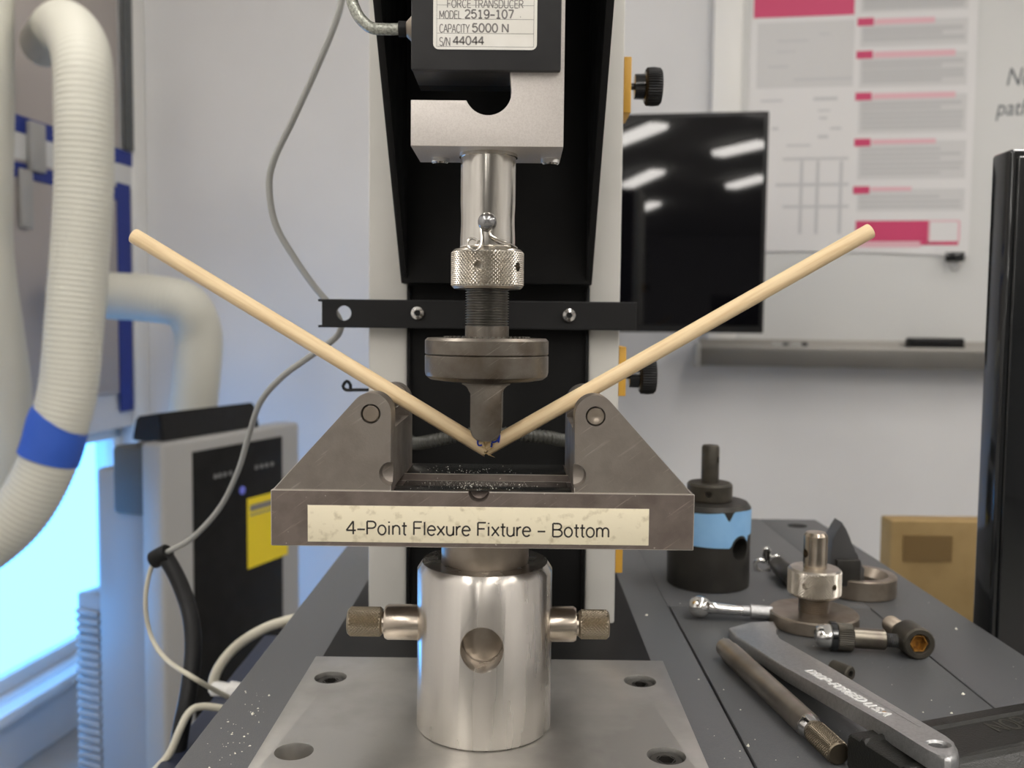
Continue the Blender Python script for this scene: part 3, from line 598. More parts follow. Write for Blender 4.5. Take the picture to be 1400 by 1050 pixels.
# black taped coupling
CX, CY = 147.5, 258.0
bc = thing('tool_coupling', 'black steel coupling wrapped in pale blue tape beside the fixture', 'coupling', (CX, CY, TZ))
cb = MB().lathe([(0, 0), (27.6, 0), (28.4, .8), (28.4, 55), (26, 58), (17, 58.6), (0, 58.6)], T3(CX, CY), 96).build('body', M['oxide'], bc)
hd = V((math.sin(math.radians(38)), -math.cos(math.radians(38)), 0)); 
cut(cb, MB().lathe([(0, 8), (7.3, 8), (7.3, 26.5), (8.5, 31), (0, 31)], frame((CX, CY, TZ+29), hd), 40))
cl = MB().lathe([(0, 58.6), (15, 58.6), (15.6, 59.4), (15.6, 69.5), (14.4, 71), (0, 71)], T3(CX, CY), 64).build('collar', M['oxide_brown'], bc)
cut(cl, MB().lathe([(0, 10), (2.3, 10), (2.3, 20), (0, 20)], frame((CX, CY, TZ+65), V((-.25, -1, 0))), 20))
st = MB().lathe([(0, 71), (6.1, 71), (6.1, 95.5), (5.2, 97), (0, 97)], T3(CX, CY), 48).build('stud', M['oxide_brown'], bc)
cut(st, MB().lathe([(0, -10), (2.4, -10), (2.4, 10), (0, 10)], frame((CX, CY, TZ+87), V((.85, -.5, 0))), 20))
# tape band with its V nick and the cut-out round the hole
m = MB(); n = 120; R = 28.65; lo = []; hi = []; li = []; hi2 = []
for i in range(n+1):
    a = math.radians(-170+170*2*i/n)           # angle from the camera side
    top = 54.5+.6*math.sin(3*a); bot = 31.0-.8*math.sin(a*1.3)
    dn = (math.degrees(a)-16); top -= max(0, 7.0-abs(dn)*.9)
    dh = math.degrees(a)-36
    if abs(dh) < 17: bot = max(bot, 29+math.sqrt(max(0, 17**2-dh*dh))*.56)
    elif dh >= 17: bot = 37.5
    s_, c_ = math.sin(a), -math.cos(a)
    lo.append(m.v((CX+R*s_, CY+R*c_, TZ+bot))); hi.append(m.v((CX+R*s_, CY+R*c_, TZ+top)))
    li.append(m.v((CX+(R-.22)*s_, CY+(R-.22)*c_, TZ+bot))); hi2.append(m.v((CX+(R-.22)*s_, CY+(R-.22)*c_, TZ+top)))
for i in range(n):
    m.f([lo[i], lo[i+1], hi[i+1], hi[i]]); m.f([li[i], hi2[i], hi2[i+1], li[i+1]]); m.f([lo[i], li[i], li[i+1], lo[i+1]]); m.f([hi[i], hi[i+1], hi2[i+1], hi2[i]])
m.build('tape_band', M['bluetape'], bc)

# spare anvil standing on its disc
AX, AY = 193, 169
a2 = thing('spare_anvil', 'spare steel anvil standing on its disc with a bright knurled collar', 'anvil', (AX, AY, TZ))
MB().lathe([(0, 0), (25.5, 0), (26.2, .7), (26.2, 7.6), (25.4, 8.4), (0, 8.4)], T3(AX, AY), 80).build('disc', M['brown_steel'], a2)
pr = [(0, 8.3)]; z = 8.5
while z < 19.5: pr += [(8.9, z), (8.9, z+.2), (8.1, z+.6), (8.1, z+.75)]; z += 1.2
pr += [(0, z)]
MB().lathe(pr, T3(AX, AY), 48).build('threaded_stud', M['brown_steel'], a2)
k2 = MB().knurl(15.0, 18.5, 35.0, T3(AX, AY), pitch=1.7, amp=.75).build('knurled_collar', M['knurl'], a2, ang=5)
cut(k2, *[MB().lathe([(0, 11), (1.9, 11), (1.9, 19), (0, 19)], frame((AX, AY, TZ+26.5), (math.sin(math.radians(a)), -math.cos(math.radians(a)), 0)), 20) for a in (-38, 30)], ang=5)
sh = MB().lathe([(0, 34), (6.9, 34), (6.9, 54.5), (5.6, 56.5), (0, 56.5)], T3(AX, AY), 48).build('shaft', M['pin'], a2)
cut(sh, MB().lathe([(0, -10), (2.6, -10), (2.6, 10), (0, 10)], frame((AX, AY, TZ+44), (1, .25, 0)), 20))

# ring-shaped cutter with a dark toothed wedge
GX, GY = 246, 238
gr = thing('ring_jaw', 'steel ring with a dark toothed wedge standing behind the spare anvil', 'clamp', (GX, GY, TZ))
MB().lathe([(14, 0), (23.4, 0), (24, .8), (24, 12.6), (23.2, 13.4), (18.5, 13.4), (14, 8), (14, 0)], T3(GX, GY), 72).build('ring', M['brown_steel'], gr)
wx = GX-15
teeth = [(-9.5, 8), (14, 8), (12, 16), (13, 20), (10.5, 22), (10.5, 25), (8, 27), (8, 30), (5.5, 32), (5.5, 35), (3, 37.5), (2.5, 41), (-.5, 47), (-3, 51), (-5, 46), (-9, 40)]
MB(T3(wx, GY-8)).prism(teeth, -7, 8, bev=.5).build('toothed_wedge', M['blade'], gr)
MB(T3(wx, GY-8)).box(-7, 9, -11, -6.8, 9, 27, bev=1).build('wedge_face', M['oxide'], gr)

# clevis pin with loose wire loop lying behind the spare anvil
lp = UZ(1066, 805, TZ)
q = thing('loose_clevis_pin', 'clevis pin with a pale wire loop lying between coupling and spare anvil', 'pin', (lp.x, lp.y, TZ))
A_ = UZ(1088, 812, TZ)+V((2, 10, 7)); B_ = UZ(1068, 790, TZ)+V((0, 8, 7.2))
MB().lathe([(0, 0), (6.4, 0), (6.8, .8), (6.8, (B_-A_).length-1), (6.2, (B_-A_).length), (0, (B_-A_).length)], frame(A_, B_-A_), 30).build('pin_body', M['oxide'], q)
LYq = 290
m = MB(); m.tube(spline([UY(x, y, LYq) for x, y in ((1056, 774), (1050, 768), (1051, 752), (1047, 750), (1045, 758), (1046, 768), (1040, 766), (1033, 768), (1034, 778), (1042, 783), (1052, 780), (1061, 775), (1066, 768), (1062, 761), (1055, 763))], 1), 1.7, 10)
m.build('wire_loop', M['chrome'], q)

# bright eye-ended pin in front of the coupling
hp = thing('ball_pin', 'bright round-headed steel pin lying in front of the black coupling', 'pin', (150, 176, TZ))
H0 = UZ(957, 846, TZ)+V((0, 2, 7)); H1 = UZ(1056, 851, TZ)+V((0, 2, 5))
Lh = (H1-H0).length; F = frame(H0, H1-H0)
MB().lathe([(0, -6.6)]+[(6.9*math.sin(math.radians(a)), -6.9*math.cos(math.radians(a))) for a in range(20, 141, 12)]+[(3.9, 6.0), (3.5, 10), (3.3, 20), (2.9, 26), (0, 26)], F, 40).build('ball_head', M['chrome'], hp)
MB().lathe([(0, 25.5), (3.2, 25.5), (3.2, 30), (4.4, 30.5), (4.4, Lh), (0, Lh)], F, 30).build('pin_body', M['wrench'], hp)


# black moulded tool handle in the near right corner
TH = TZ+15
A_ = UZ(1157, 1001, TH); B_ = UZ(1400, 958, TH); hx = (B_-A_); hx.z = 0; hx.normalize(); hy = V((hx.y, -hx.x, 0))
HF = Matrix(((hx.x, hy.x, 0, A_.x), (hx.y, hy.y, 0, A_.y), (0, 0, 1, TZ), (0, 0, 0, 1)))
bh = thing('moulded_tool', 'black moulded tool grip with two ridges in the near right corner', 'tool', HF @ V((80, 20, 0)))
m = MB(HF)
sect = [(1.5, 0), (0, 1.5), (0, 13.2), (1.8, 15), (7, 15), (8.0, 16.3), (9.6, 16.3), (10.6, 15), (30, 14.6), (31.5, 15.9), (33.5, 15.7), (35, 14), (44, 12), (47, 9), (47, 1.5), (45.5, 0)]
rings = []
for x in (0, 1.2, 190, 200):
    sc_ = 1 if x else .97
    rings.append([m.v((x, yy if x else 24+(yy-24)*.95, zz if x else 7+(zz-7)*.93)) for yy, zz in sect])
for a, b in zip(rings, rings[1:]):
    for i in range(len(sect)): m.f([a[i], a[(i+1) % len(sect)], b[(i+1) % len(sect)], b[i]])
m.f(rings[0]); m.f(rings[-1])
m.build('handle_body', M['black_grip'], bh)
tp = UZ(1356, 996, TZ+15); lc_ = HF.inverted() @ tp
strokes('NOR', 8.5, 21, HF @ Matrix.Translation(V((lc_.x, lc_.y+3.5, 14.85))) @ Matrix.Rotation(math.pi, 4, 'X'), M['grip_text'], bh, 1.1, proud=.25)

# flat wrench: handle lies up on the black tool
WH = UZ(1030, 866, TZ+7); WE = UZ(1290, 1018, TH+8.6)
ex = (WE-WH).normalized(); ey = V((-ex.y, ex.x, 0)).normalized(); en = ex.cross(ey)
WF = Matrix(((ex.x, ey.x, en.x, WH.x), (ex.y, ey.y, en.y, WH.y), (ex.z, ey.z, en.z, WH.z), (0, 0, 0, 1))); WI = WF.inverted()
def wpt(px, py):
    d = ray(px, py); t = (WH-CAM).dot(en)/d.dot(en); p = WI @ (CAM+d*t); return (p.x, p.y)
wr = thing('wrench', 'satin steel wrench with raised lettering and a hanging hole, lying slantwise', 'wrench', ((WH+WE)/2))
out = [wpt(*q) for q in ((996, 858), (1026, 850), (1058, 849), (1063, 858), (1058, 866), (1066, 873), (1130, 909), (1200, 951), (1262, 988), (1280, 998.5), (1294, 1007), (1304, 1015), (1309.5, 1022), (1311, 1029), (1307.5, 1034.5), (1300, 1037), (1291, 1036), (1280, 1031), (1268, 1025), (1215, 992), (1150, 955), (1075, 913), (1006, 870))]
mm_ = Matrix(((1, 0, 0, 0), (0, 0, 1, 0), (0, 1, 0, 0), (0, 0, 0, 1)))
wb = MB(WF @ mm_).prism(out, -6.8, 0, bev=1.3, seg=3).build('wrench_body', M['wrench'], wr, ang=50)
hc = wpt(1283, 1017)
cut(wb, MB(WF).lathe([(0, -9), (3.6, -9), (3.6, -1.0), (4.9, .5), (0, .5)], Matrix.Translation(V((hc[0], hc[1], 0))), 40))
a0 = wpt(1100, 917); a1 = wpt(1212, 981); b0 = wpt(1100, 909)
tw = V((a1[0]-a0[0], a1[1]-a0[1], 0)); sz = 4.6
strokes('DROP-FORGED U.S.A.', 4.4, tw.length, WF @ Matrix.Translation(V((a0[0], a0[1], .12))) @ Matrix.Rotation(math.atan2(tw.y, tw.x), 4, 'Z'), M['raised'], wr, .95, proud=.25)
q1, q2 = wpt(1160, 936), wpt(1258, 994)
m = MB(WF); L_ = V((q2[0]-q1[0], q2[1]-q1[1], 0)); F_ = Matrix.Translation(V((q1[0], q1[1], 0))) @ Matrix.Rotation(math.atan2(L_.y, L_.x), 4, 'Z')
m.box(0, L_.length, -.35, .35, -.01, .15, M=F_).build('handle_rib', M['wrench'], wr)
q1 = wpt(1209, 974); MB(WF).lathe([(0, 0), (1.1, 0), (.9, .25), (0, .3)], Matrix.Translation(V((q1[0], q1[1], 0))), 10).build('rust_spot', M['rust'], wr)

# steel rod with a dark knurled end
A_ = UZ(990, 884, TZ+5.7); B_ = UZ(1144, 1028, TZ+5.0); L = (B_-A_).length; F = frame(A_, B_-A_)
rd = thing('knurled_rod', 'brown steel rod with dark knurled end lying beside the wrench', 'rod', (A_+B_)/2-V((0, 0, 5.7)))
Rl = (UZ(1112, 996, TZ+5.7)-A_).length
MB().lathe([(0, 0), (4.2, 0), (5.0, 1), (5.0, 9), (5.7, 9.5), (5.7, Rl-4), (5.7, Rl-3.6), (4.3, Rl+1.2), (4.3, Rl+2), (0, Rl+2)], F, 48).build('rod_body', M['rod'], rd)
MB().lathe([(5.72, Rl-3.9), (5.74, Rl-3.8), (4.6, Rl+.6), (4.5, Rl+.5), (5.72, Rl-3.9)], F, 48).build('bright_chamfer', M['chrome'], rd)
MB().knurl(4.75, Rl+1.6, L+2, F, pitch=1.3, amp=.5, ch=.6).build('knurled_grip', M['knurl_dark2'], rd, ang=5)

# shoulder bolt lying on its side
A_ = UZ(1114, 868, TZ+8.0); B_ = UZ(1226, 876, TZ+7.2); L = (B_-A_).length; F = frame(A_, B_-A_)
s1 = thing('shoulder_bolt', 'dark shoulder bolt with bright domed end lying sideways on the base', 'bolt', (A_+B_)/2-V((0, 0, 8)))
dm = MB().lathe([(0, 1.6), (2.6, 1.6), (2.6, 0), (4.4, .4), (6.2, 2.4), (6.8, 5), (6.8, 8), (0, 8)], F, 36).build('domed_end', M['chrome'], s1)
MB().lathe([(0, 1.7), (2.55, 1.7), (2.55, .9), (0, .9)], F, 6).build('hex_socket', M['oxide'], dm)
MB().lathe([(0, 8), (8.0, 8), (8.3, 8.4), (8.3, 11), (8.0, 11.4), (0, 11.4)], F, 40).build('washer', M['gloss'], s1)
m = MB(); n = 40; R_ = []
for z, rr in ((11.4, 7.0), (12, 7.5), (19.5, 7.5), (20.2, 7.0)): R_.append([m.v(F @ V((rr*(1 if i % 2 else .95)*math.cos(math.pi*i/n), rr*(1 if i % 2 else .95)*math.sin(math.pi*i/n), z))) for i in range(2*n)])
for a, b in zip(R_, R_[1:]):
    for i in range(2*n): m.f([a[i], a[(i+1) % (2*n)], b[(i+1) % (2*n)], b[i]])
m.f(R_[0]); m.f(R_[-1]); m.build('fluted_head', M['oxide_brown'], s1, ang=10)
MB().lathe([(0, 20), (5.6, 20), (5.6, 37), (5.0, 37.6), (0, 37.6)], F, 36).build('shoulder', M['brown_dark'], s1)
pr = [(0, 37.5)]; z = 37.6
while z < L: pr += [(3.9, z), (3.4, z+.5)]; z += 1
pr += [(0, L)]
MB().lathe(pr, F, 30).build('thread', M['blade'], s1)
# socket head screw pointing at the camera
A_ = UZ(1258, 881, TZ+8.7); B_ = UZ(1217, 853, TZ+7.5); L = (B_-A_).length; F = frame(A_, B_-A_)
s2 = thing('socket_screw', 'socket head screw with rusty hex recess facing the camera', 'screw', (A_+B_)/2-V((0, 0, 8.7)))
MB().lathe([(0, 8), (4.9, 8), (4.9, 1), (5.6, 0), (7.8, 0), (8.7, 1), (8.7, 16), (8.2, 16.6), (0, 16.6)], F, 48).build('screw_head', M['oxide_brown'], s2)
MB().lathe([(0, 6.6), (4.85, 6.6), (4.3, 1.2), (4.9, 1.2), (4.88, 6.8)], F, 6).build('rusty_socket', M['rust'], s2)
pr = [(0, 16.4), (5.1, 16.4), (5.1, 24)]; z = 24
while z < L: pr += [(5.1, z), (4.5, z+.5)]; z += 1
pr += [(0, L)]
MB().lathe(pr, F, 36).build('shank', M['brown_steel'], s2)
A_ = UZ(1138, 912, TZ+4); B_ = UZ(1163, 922, TZ+4); F = frame(A_, B_-A_); Lq = (B_-A_).length
st_ = thing('set_screw', 'small dark set screw half hidden behind the wrench', 'screw', (A_+B_)/2-V((0, 0, 4)))
MB().lathe([(0, 0), (3.6, 0), (4.0, .5), (4.0, Lq-.6), (3.4, Lq), (2, Lq), (2, Lq-2), (0, Lq-2)], F, 28).build('screw_body', M['oxide_brown'], st_)
MB().lathe([(0, Lq-1.9), (1.98, Lq-1.9), (1.7, Lq-.1), (1.98, Lq-.1), (1.98, Lq-2)], F, 6).build('hex_socket', M['oxide'], st_)

# crumbs on the grey base
m = MB()
for i in range(90):
    x, y = random.gauss(322, 28), random.gauss(990, 40)
    if 885 < y < 1050 and x < 430-(y-894)*.62-8 and x > 256+(1050-y)*.75: crumb(m, UZ(x, y, TZ+.1), random.choice((.2, .25, .3, .4, .6)))
for i in range(110):
    x, y = random.uniform(890, 1400), random.uniform(760, 1040)
    p_ = UZ(x, y, TZ+.1)
    if p_.x < 290 and p_.x > 92: crumb(m, p_, random.choice((.15, .2, .25, .3, .45)))
for x, y, r in ((346, 976, 1.4), (368, 951, .9), (312, 987, .7), (317, 1004, .7), (1023, 1020, 1.2), (1316, 949, 1.3), (1307, 860, 1.2), (1301, 975, .8), (1262, 974, .7), (884, 841, 1.3), (955, 929, .7), (859, 901, .9)): crumb(m, UZ(x, y, TZ+.15), r)
tag(m.build('base_crumbs', M['fleck']), 'tiny pale crumbs scattered over the dark grey machine base', 'crumbs', kind='stuff')

# ================================================================== CABLES ON THE LEFT
def px_path(*q): return [UY(x, y, Y) for x, y, Y in q]
gc = thing('grey_cable', 'thin grey cable looping down behind the black cross bar', 'cable', UY(220, 760, 300))
MB().tube(spline(px_path((474, -60, 190), (470, -15, 186), (459, 30, 182), (432, 95, 180), (400, 165, 178), (376, 215, 176), (368, 252, 176), (376, 305, 176), (402, 352, 176), (430, 392, 176), (452, 418, 176), (465, 440, 177), (464, 455, 180), (450, 469, 188), (420, 490, 200), (385, 516, 215), (356, 550, 230), (340, 596, 245), (325, 645, 258), (300, 695, 270), (262, 736, 282), (226, 756, 290), (214, 764, 294)), 3), 2.0, 10).build('cable_jacket', M['grey_cable'], gc)
wc = thing('thin_ivory_cable', 'thin ivory cable curving down from the black cable tie', 'cable', UY(300, 945, 300))
MB().tube(spline(px_path((214, 762, 294), (204, 785, 294), (199, 825, 294), (206, 868, 294), (226, 900, 280), (262, 925, 246), (300, 947, 262), (330, 962, 280), (365, 975, 300)), 3), 1.7, 10).build('cable_jacket', M['ivory_cable'], wc)
bk = thing('black_cable', 'thick black cable bundle rising from the bench to a cable tie', 'cable', UY(245, 1050, 240))
MB().tube(spline(px_path((222, 756, 292), (235, 776, 290), (250, 808, 285), (261, 845, 276), (264, 890, 264), (258, 945, 250), (247, 1000, 240), (240, 1050, 232)), 3), 6.0, 14).build('cable_jacket', M['black'], bk)
F = frame(UY(217, 762, 292), UY(240, 752, 290)-UY(210, 768, 294)); MB().lathe([(4, -5), (6.4, -5), (6.8, -4), (6.8, 8), (6.2, 9), (4, 9), (4, -5)], F, 20).build('cable_tie', M['matte'], bk)
kb_ = thing('thick_ivory_cable', 'thick ivory cable arching over the navy bench to a white plug', 'cable', UY(300, 940, 330))
MB().tube(spline(px_path((440, 838, 350), (395, 848, 345), (360, 860, 342), (325, 882, 338), (302, 908, 334), (292, 930, 332), (292, 945, 330)), 3), 4.0, 14).build('cable_jacket', M['ivory_cable'], kb_)
F = frame(UY(289, 940, 330), UY(330, 948, 330)-UY(289, 940, 330)); MB().lathe([(0, 0), (4.5, 0), (6, 1.5), (6, 13), (8, 14), (8, 26), (0, 26)], F, 24).build('plug', M['trimw'], kb_)
wc2 = thing('bench_cable', 'short ivory cable lying at the left edge of the navy bench', 'cable', UY(270, 985, 240))
MB().tube(spline(px_path((360, 985, 250), (310, 970, 246), (275, 966, 240), (258, 975, 234), (245, 1000, 226), (232, 1030, 222), (215, 1050, 220), (190, 1075, 220)), 3), 2.6, 10).build('cable_jacket', M['ivory_cable'], wc2)

# ================================================================== PORTABLE AIR CONDITIONER AND DUCTS
Z1 = 1750.0; Apt = D(222, 607, Z1); ZT = Apt.z
ew, ed = V((.365, .931, 0)).normalized(), V((-.931, .365, 0)).normalized()
AF = Matrix(((ew.x, ed.x, 0, Apt.x), (ew.y, ed.y, 0, Apt.y), (0, 0, 1, 0), (0, 0, 0, 1)))
ac = thing('air_conditioner', 'silver and black portable air conditioner with a yellow energy sticker', 'air conditioner', AF @ V((225, 120, ZF)))
MB(AF).box(0, 452, 0, 56, ZF+30, ZT, bev=9, seg=3).build('front_shell', M['silver'], ac)
fp = MB(AF).box(82, 378, -4, 8, ZF+60, ZT-26, bev=2).build('front_panel', M['matte'], ac)
MB(AF).box(20, 432, 50, 191, ZF+30, ZT-62, bev=8).build('rear_body', M['acgrey'], ac)
MB(AF).box(10, 440, 50, 140, ZT-150, ZT-12, bev=10).build('rear_hood', M['acdark'], ac)
lv = MB(AF).box(30, 420, 188, 262, ZF+30, ZT-330, bev=6).build('vent_box', M['acgrey'], ac)
sl0 = MB(AF).box(22, 31, 196, 258, ZT-374, ZT-362, bev=2).build('vent_slat', M['acgrey'], ac)
for k in range(1, 21):
    o = sl0.copy(); col.objects.link(o); o.location = (0, 0, -k*.018)
for wx_, dx_ in ((40, 30), (400, 30), (40, 170), (400, 170)): MB(AF).lathe([(0, 0), (22, 0), (24, 10), (18, 32), (0, 32)], T3(wx_, dx_, ZF), 20).build('caster', M['acdark'], ac)
sy = thing('energy_sticker', 'yellow sticker on the black front of the air conditioner', 'sticker', AF @ V((320, -5, -300)))
MB(AF).box(248, 394, -9.6, -8.4, -378, -222, M=Matrix.Translation(V((0, 4, 0)))).build('sticker_sheet', M['stick_yellow'], sy)
MB(AF).box(256, 384, -6.0, -5.5, -252, -238).box(256, 350, -6.0, -5.5, -262, -258).build('sticker_print', M['grey_print'], sy)
for wx_ in (146, 160, 176, 194, 282, 300, 318, 338): MB(AF).lathe([(0, 0), (5.5, 0), (5, 1.5), (0, 1.5)], Matrix.Translation(V((wx_, -4, ZT-85))) @ Matrix.Rotation(math.pi/2, 4, 'X'), 14).build('button', M['btn'], fp)
MB(AF).lathe([(0, 0), (9, 0), (9, 1.5), (0, 1.5)], Matrix.Translation(V((232, -4, ZT-128))) @ Matrix.Rotation(math.pi/2, 4, 'X'), 16).build('status_light', M['led'], fp)
# tilted black outlet flap on top
fl = MB(AF); vs = [fl.v(p_) for p_ in ((25, 20, ZT-2), (330, 20, ZT-2), (330, 104, ZT-2), (25, 104, ZT-2), (30, 34, ZT+56), (325, 34, ZT+56), (325, 96, ZT+46), (30, 96, ZT+46))]
for q in ((0, 1, 2, 3), (4, 5, 6, 7), (0, 1, 5, 4), (1, 2, 6, 5), (2, 3, 7, 6), (3, 0, 4, 7)): fl.f([vs[i] for i in q])
bmesh.ops.bevel(fl.bm, geom=list(fl.bm.edges), offset=4, segments=2, affect='EDGES'); fl.build('outlet_flap', M['black'], ac)
# ducts
def duct(name, label, pts, r, parts=()):
    t = thing(name, label, 'air duct', pts[-1], 'ribbed ivory air ducts')
    o = MB().tube(spline(pts, 3.0), r, 32, rib=1.5).build('duct_hose', M['hose'], t, ang=80); return t
d1 = [D(60, 60, 2000), D(82, 38, 1760), D(98, 44, 1640), D(112, 78, 1570), D(115, 150, 1550), D(115, 250, 1550), D(110, 340, 1550), D(103, 430, 1545), D(95, 520, 1540), D(84, 570, 1535), D(62, 640, 1530), D(24, 705, 1525), D(-35, 755, 1520), D(-110, 790, 1520)]
t1 = duct('exhaust_duct', 'tall ribbed ivory duct with a blue tape band round its bend', d1, 46.0)
a_, b_ = D(79, 581, 1534), D(66, 627, 1531)
MB().tube(spline([D(84, 570, 1535)+(D(84, 570, 1535)-D(78, 590, 1534))*-.2, a_, D(73, 606, 1532), b_], 4), 49.5, 36).build('tape_band', M['tape'], t1)
duct('exhaust_duct', 'ribbed ivory duct cut off by the left edge of the picture', [D(-25, -200, 1750), D(-25, 0, 1720), D(-24, 150, 1700), D(-25, 330, 1700), D(-10, 450, 1720), D(2, 540, 1750), D(0, 640, 1780), D(-40, 760, 1800), D(-90, 830, 1800)], 52)
hz = AF @ V((185, 62, ZT+10))
duct('exhaust_duct', 'ribbed ivory duct elbowing down into the black outlet flap', [D(90, 398, 2150), D(150, 404, 2090), D(205, 408, 2065), D(252, 418, 2070), D(271, 455, 2090), D(269, 510, 2090), D(264, 560, 2090), D(262, 585, 2090)], 52)

# ================================================================== WALL-MOUNTED SCREEN, WHITEBOARD, POSTER
TVZ = 1900.0; tr = D(1048, 300, TVZ); yw = math.radians(8.0)
tx = V((math.cos(yw), -math.sin(yw), 0)); ty = V((math.sin(yw), math.cos(yw), 0))
TF = Matrix(((tx.x, ty.x, 0, tr.x), (tx.y, ty.y, 0, tr.y), (0, 0, 1, 0), (0, 0, 0, 1)))
tz1, tz0 = D(1050, 151, TVZ).z, D(1047, 456, TVZ).z
tv = thing('wall_screen', 'black glossy wall-mounted screen reflecting the ceiling lights', 'screen', TF @ V((-330, 40, tz0)))
MB(TF).box(-680, 0, 2, 46, tz0, tz1, bev=3).build('screen_case', M['black'], tv)
MB(TF).box(-671, -9, 0, 3, tz0+16, tz1-9).build('screen_panel', M['screen'], tv)
MB(TF).box(-400, -280, 45, 60, tz0+120, tz1-120, bev=3).build('mount_plate', M['acdark'], tv)
pw = RM.inverted() @ (TF @ V((-340, 60, 0)))
rb().box(pw.x-30, pw.x+30, pw.y-10, BB-1, tz0+200, tz0+250, bev=4).build('mount_arm', M['acdark'], tv)

WY = BB-22
def wa(px, py, b=WY): return on_b(px, py, b)
wbd = thing('whiteboard', 'wall whiteboard with a wide white edge and a metal pen tray', 'whiteboard', RM @ V((wa(1180, 300)[0], WY, wa(1180, 480)[1])))
aL = wa(974, 100)[0]; aI = wa(1012, 100)[0]; zB = wa(1160, 474)[1]
rb().box(aI, 1900, WY, BB-.5, zB, zB+1260).build('writing_surface', M['board'], wbd)
rb().box(aL, aI+4, WY-14, BB-.5, zB+15, zB+1260, bev=5).build('edge_frame', M['trimw'], wbd)
rb().box(aI-4, 1900, WY-10, BB-.5, zB+1255, zB+1290, bev=3).build('edge_frame', M['trimw'], wbd)
tz_ = wa(1160, 474, WY-70)[1]; tz2 = wa(1160, 503, WY-70)[1]
tl = wa(958, 485, WY-70)[0]
rb().box(tl, 1900, WY-72, WY-.2, tz2, tz_-6, bev=2).box(tl, 1900, WY-72, WY-66, tz2, tz_, bev=2).box(tl, 1900, WY-12, WY-.2, tz2, tz_+16, bev=2).build('pen_tray', M['tray'], wbd)
rb().box(tl-16, tl, WY-74, WY-.2, tz2-3, tz_+4, bev=4).build('tray_end', M['silver'], wbd)
RW = lambda a, b, z: Matrix(((RR.x, 0, -RI.x, (RM @ V((a, b, z))).x), (RR.y, 0, -RI.y, (RM @ V((a, b, z))).y), (0, 1, 0, z), (0, 0, 0, 1)))
a_, z_ = wa(1374, 117); text('Not', 62, RW(a_, WY-.6, z_), M['marker'], wbd, shear=.25, depth=.2, sx=.75, name='handwriting')
a_, z_ = wa(1361, 158); text('path', 56, RW(a_, WY-.6, z_), M['marker'], wbd, shear=.2, depth=.2, sx=.8, name='handwriting')
er = thing('board_eraser', 'black felt eraser on the whiteboard tray', 'eraser', RM @ V((wa(1278, 465, WY-40)[0], WY-40, tz2+8)))
e0, e1 = wa(1241, 460, WY-40)[0], wa(1316, 460, WY-40)[0]
rb().box(e0, e1, WY-62, WY-16, tz_-6, tz_+8, bev=2).build('felt_pad', M['matte'], er)
rb().box(e0, e1, WY-60, WY-18, tz_+8, tz_+24, bev=4).build('grip', M['black'], er)
for (x0, x1, cc, lab) in ((1056, 1078, 'acdark', 'dark pen lying on the whiteboard tray, nearer the screen'), (1082, 1104, 'black', 'black pen lying on the whiteboard tray, farther from the screen')):
    p0, p1 = wa(x0, 463, WY-36)[0], wa(x1, 463, WY-36)[0]; F = RM @ frame((p0, WY-36, tz_+1.8), (1, 0, 0))
    t = thing('whiteboard_pen', lab, 'pen', RM @ V((p0, WY-36, tz2+8)), 'pens on the whiteboard tray'); Lp = p1-p0
    MB().lathe([(0, 0), (6.5, 0), (7, 1), (7, Lp*.62), (0, Lp*.62)], F, 18).build('pen_barrel', M['silver'], t)
    MB().lathe([(0, Lp*.62), (7.6, Lp*.62), (7.2, Lp), (0, Lp)], F, 18).build('pen_cap', M[cc], t)

PW = WY-5
ps = thing('poster', 'research poster with crimson headings pinned on the whiteboard', 'poster', RM @ V((wa(1180, 340, PW)[0], PW, wa(1180, 345, PW)[1])))
pl0, pr0 = wa(1022, 200, PW)[0], wa(1330, 200, PW)[0]; pz0 = wa(1180, 346, PW)[1]
# gently curled sheet: bottom edge stands off a little more towards the right
m = rb(); N_ = 16; rows = []
for j in range(13):
    z = pz0+(1150)*j/12; row = []
    for i in range(N_+1):
        s_ = i/N_; row.append(m.v((pl0+(pr0-pl0)*s_, PW, z+(6*math.sin(math.pi*s_)-14*s_+4 if j == 0 else 0))))
    rows.append(row)
for A, B in zip(rows, rows[1:]):
    for i in range(N_): m.f([A[i], A[i+1], B[i+1], B[i]])
r_ = bmesh.ops.extrude_face_region(m.bm, geom=list(m.bm.faces))
bmesh.ops.translate(m.bm, verts=[v for v in r_['geom'] if isinstance(v, bmesh.types.BMVert)], vec=RI*.8)
m.build('poster_sheet', M['poster'], ps)
def pb(m, x0, y0, x1, y1, off=.7, th=.3):
    a0_, z1_ = wa(x0, y0, PW); a1_, z0_ = wa(x1, y1, PW); m.box(a0_, a1_, PW-off, PW-off+th, z0_, z1_)
for q in ((1034, -110, 1168, 20), (1170, 302, 1269, 330), (1258, 330.2, 1310, 335), (1170, -110, 1330, -60)): m = rb(); pb(m, *q); m.build('crimson_block', M['magenta'], ps)
m = rb(); pb(m, 1170, 331, 1258, 338); pb(m, 1269, 301, 1271, 333); pb(m, 1271, 301, 1312, 303); pb(m, 1310, 303, 1312, 330); m.build('pink_rule', M['pink'], ps)
ys = (-30, 21, 66, 123, 186, 251); ye = (12, 60, 116, 180, 244, 288)
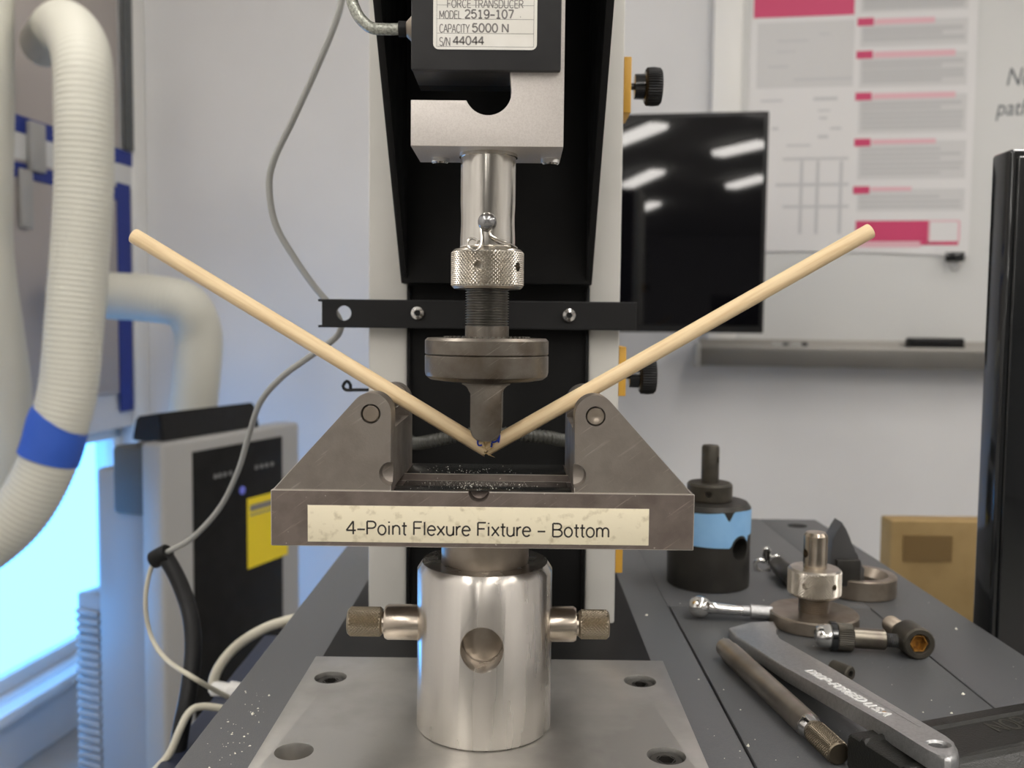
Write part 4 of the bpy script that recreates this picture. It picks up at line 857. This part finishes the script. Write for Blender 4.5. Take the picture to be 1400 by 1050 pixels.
for k, (y0, y1) in enumerate(zip(ys, ye)):
    m = rb(); pb(m, 1178-k*1.2, y0+8, 1324-k*1.2, y1, .6); m.build('text_panel', M['grey_panel'], ps)
    m = rb(); pb(m, 1174-k*1.5, y0+4, 1196-k*1.5, y0+14, 1.1); m.build('heading_tab', M['magenta'], ps)
    m = rb(); pb(m, 1198-k*1.5, y0+5, (1280, 1278, 1306, 1306, 1279, 1246)[k], y0+10, 1.1); m.build('heading', M['pink'], ps)
    m = rb(); yy = y0+17
    while yy < y1-4: pb(m, 1181-k*1.2, yy, 1320-k*1.2-random.choice((0, 2, 30)), yy+2.2, 1.0); yy += 6.5
    tag(m.build('text_lines', M['text_grey'], ps), kind='stuff')
m = rb(); pb(m, 1036, 32, 1166, 118, .6); m.build('text_panel', M['grey_panel'], ps)
for x0, y0, x1, y1 in ((1062, 55, 1105, 57), (1062, 70, 1088, 72), (1050, 90, 1078, 93), (1085, 107, 1165, 109), (1120, 45, 1135, 48), (1040, 137, 1070, 139), (1112, 133, 1145, 137), (1118, 150, 1135, 152), (1120, 160, 1131, 163), (1135, 174, 1150, 177), (1118, 185, 1132, 189), (1075, 198, 1108, 200), (1055, 174, 1064, 178), (1070, 216, 1160, 218), (1060, 251, 1160, 254), (1070, 281, 1160, 284)): m = rb(); pb(m, x0, y0, x1, y1, .9); m.build('figure_line', M['faint'], ps)
for x in (1094, 1116, 1148): m = rb(); pb(m, x, 220, x+1.5, 320, .8); m.build('figure_line', M['faint'], ps)
bcp = thing('binder_clip', 'black binder clip gripping the lower right poster corner', 'clip', RM @ V((wa(1302, 356, PW)[0], PW-10, wa(1302, 362, PW)[1])))
a_, z_ = wa(1302, 353, PW)
rb().prism([(a_-22, z_-10), (a_+22, z_-10), (a_+22, z_+14), (a_-22, z_+14)], PW-24, PW-12, bev=3).build('clip_body', M['gloss'], bcp)
MB().tube(spline([RM @ V((a_-14, PW-18, z_-8)), RM @ V((a_-10, PW-20, z_-26)), RM @ V((a_, PW-20, z_-32)), RM @ V((a_+10, PW-20, z_-26)), RM @ V((a_+14, PW-18, z_-8))], 3), 1.8, 8).build('clip_lever', M['chrome'], bcp)

# ================================================================== RIGHT: BLACK CABINET AND CARTON
CBY = 202.0; c0 = UY(1382, 203, CBY); ctop = c0.z
cbn = thing('flat_display', 'thin upright glossy black display at the right edge of the picture', 'display', (c0.x+130, CBY+11, -300))
MB().box(c0.x, c0.x+300, CBY, CBY+23, -288, ctop, bev=2.5, seg=4).build('panel_shell', M['gloss'], cbn)
MB().box(c0.x+4, c0.x+290, CBY-2.2, CBY-.1, -280, ctop-5, bev=1, seg=3).build('panel_front', M['gloss'], cbn)
MB().box(c0.x+60, c0.x+240, CBY-30, CBY+90, -300, -287, bev=3).build('panel_foot', M['gloss'], cbn)
bx0 = D(1219, 712, 1120)
cbx = thing('cardboard_carton', 'flattened brown cardboard carton standing behind the grey machine base', 'carton', (bx0.x+190, bx0.y+140, -300))
MB().box(bx0.x, bx0.x+380, bx0.y, bx0.y+34, -299.8, bx0.z, bev=2).build('carton_body', M['card'], cbx)
t0, t1 = D(1236, 732, 1119), D(1301, 768, 1119)
MB().box(t0.x, t1.x, bx0.y-1.2, bx0.y-.2, t1.z, t0.z).build('parcel_tape', M['cardtape'], cbx)
MB().box(bx0.x+1, bx0.x+379, bx0.y+16, bx0.y+18, bx0.z-.1, bx0.z+.6).build('flap_seam', M['cardtape'], cbx)
for o in bpy.data.objects:
    if '_o' in o: del o['_o']
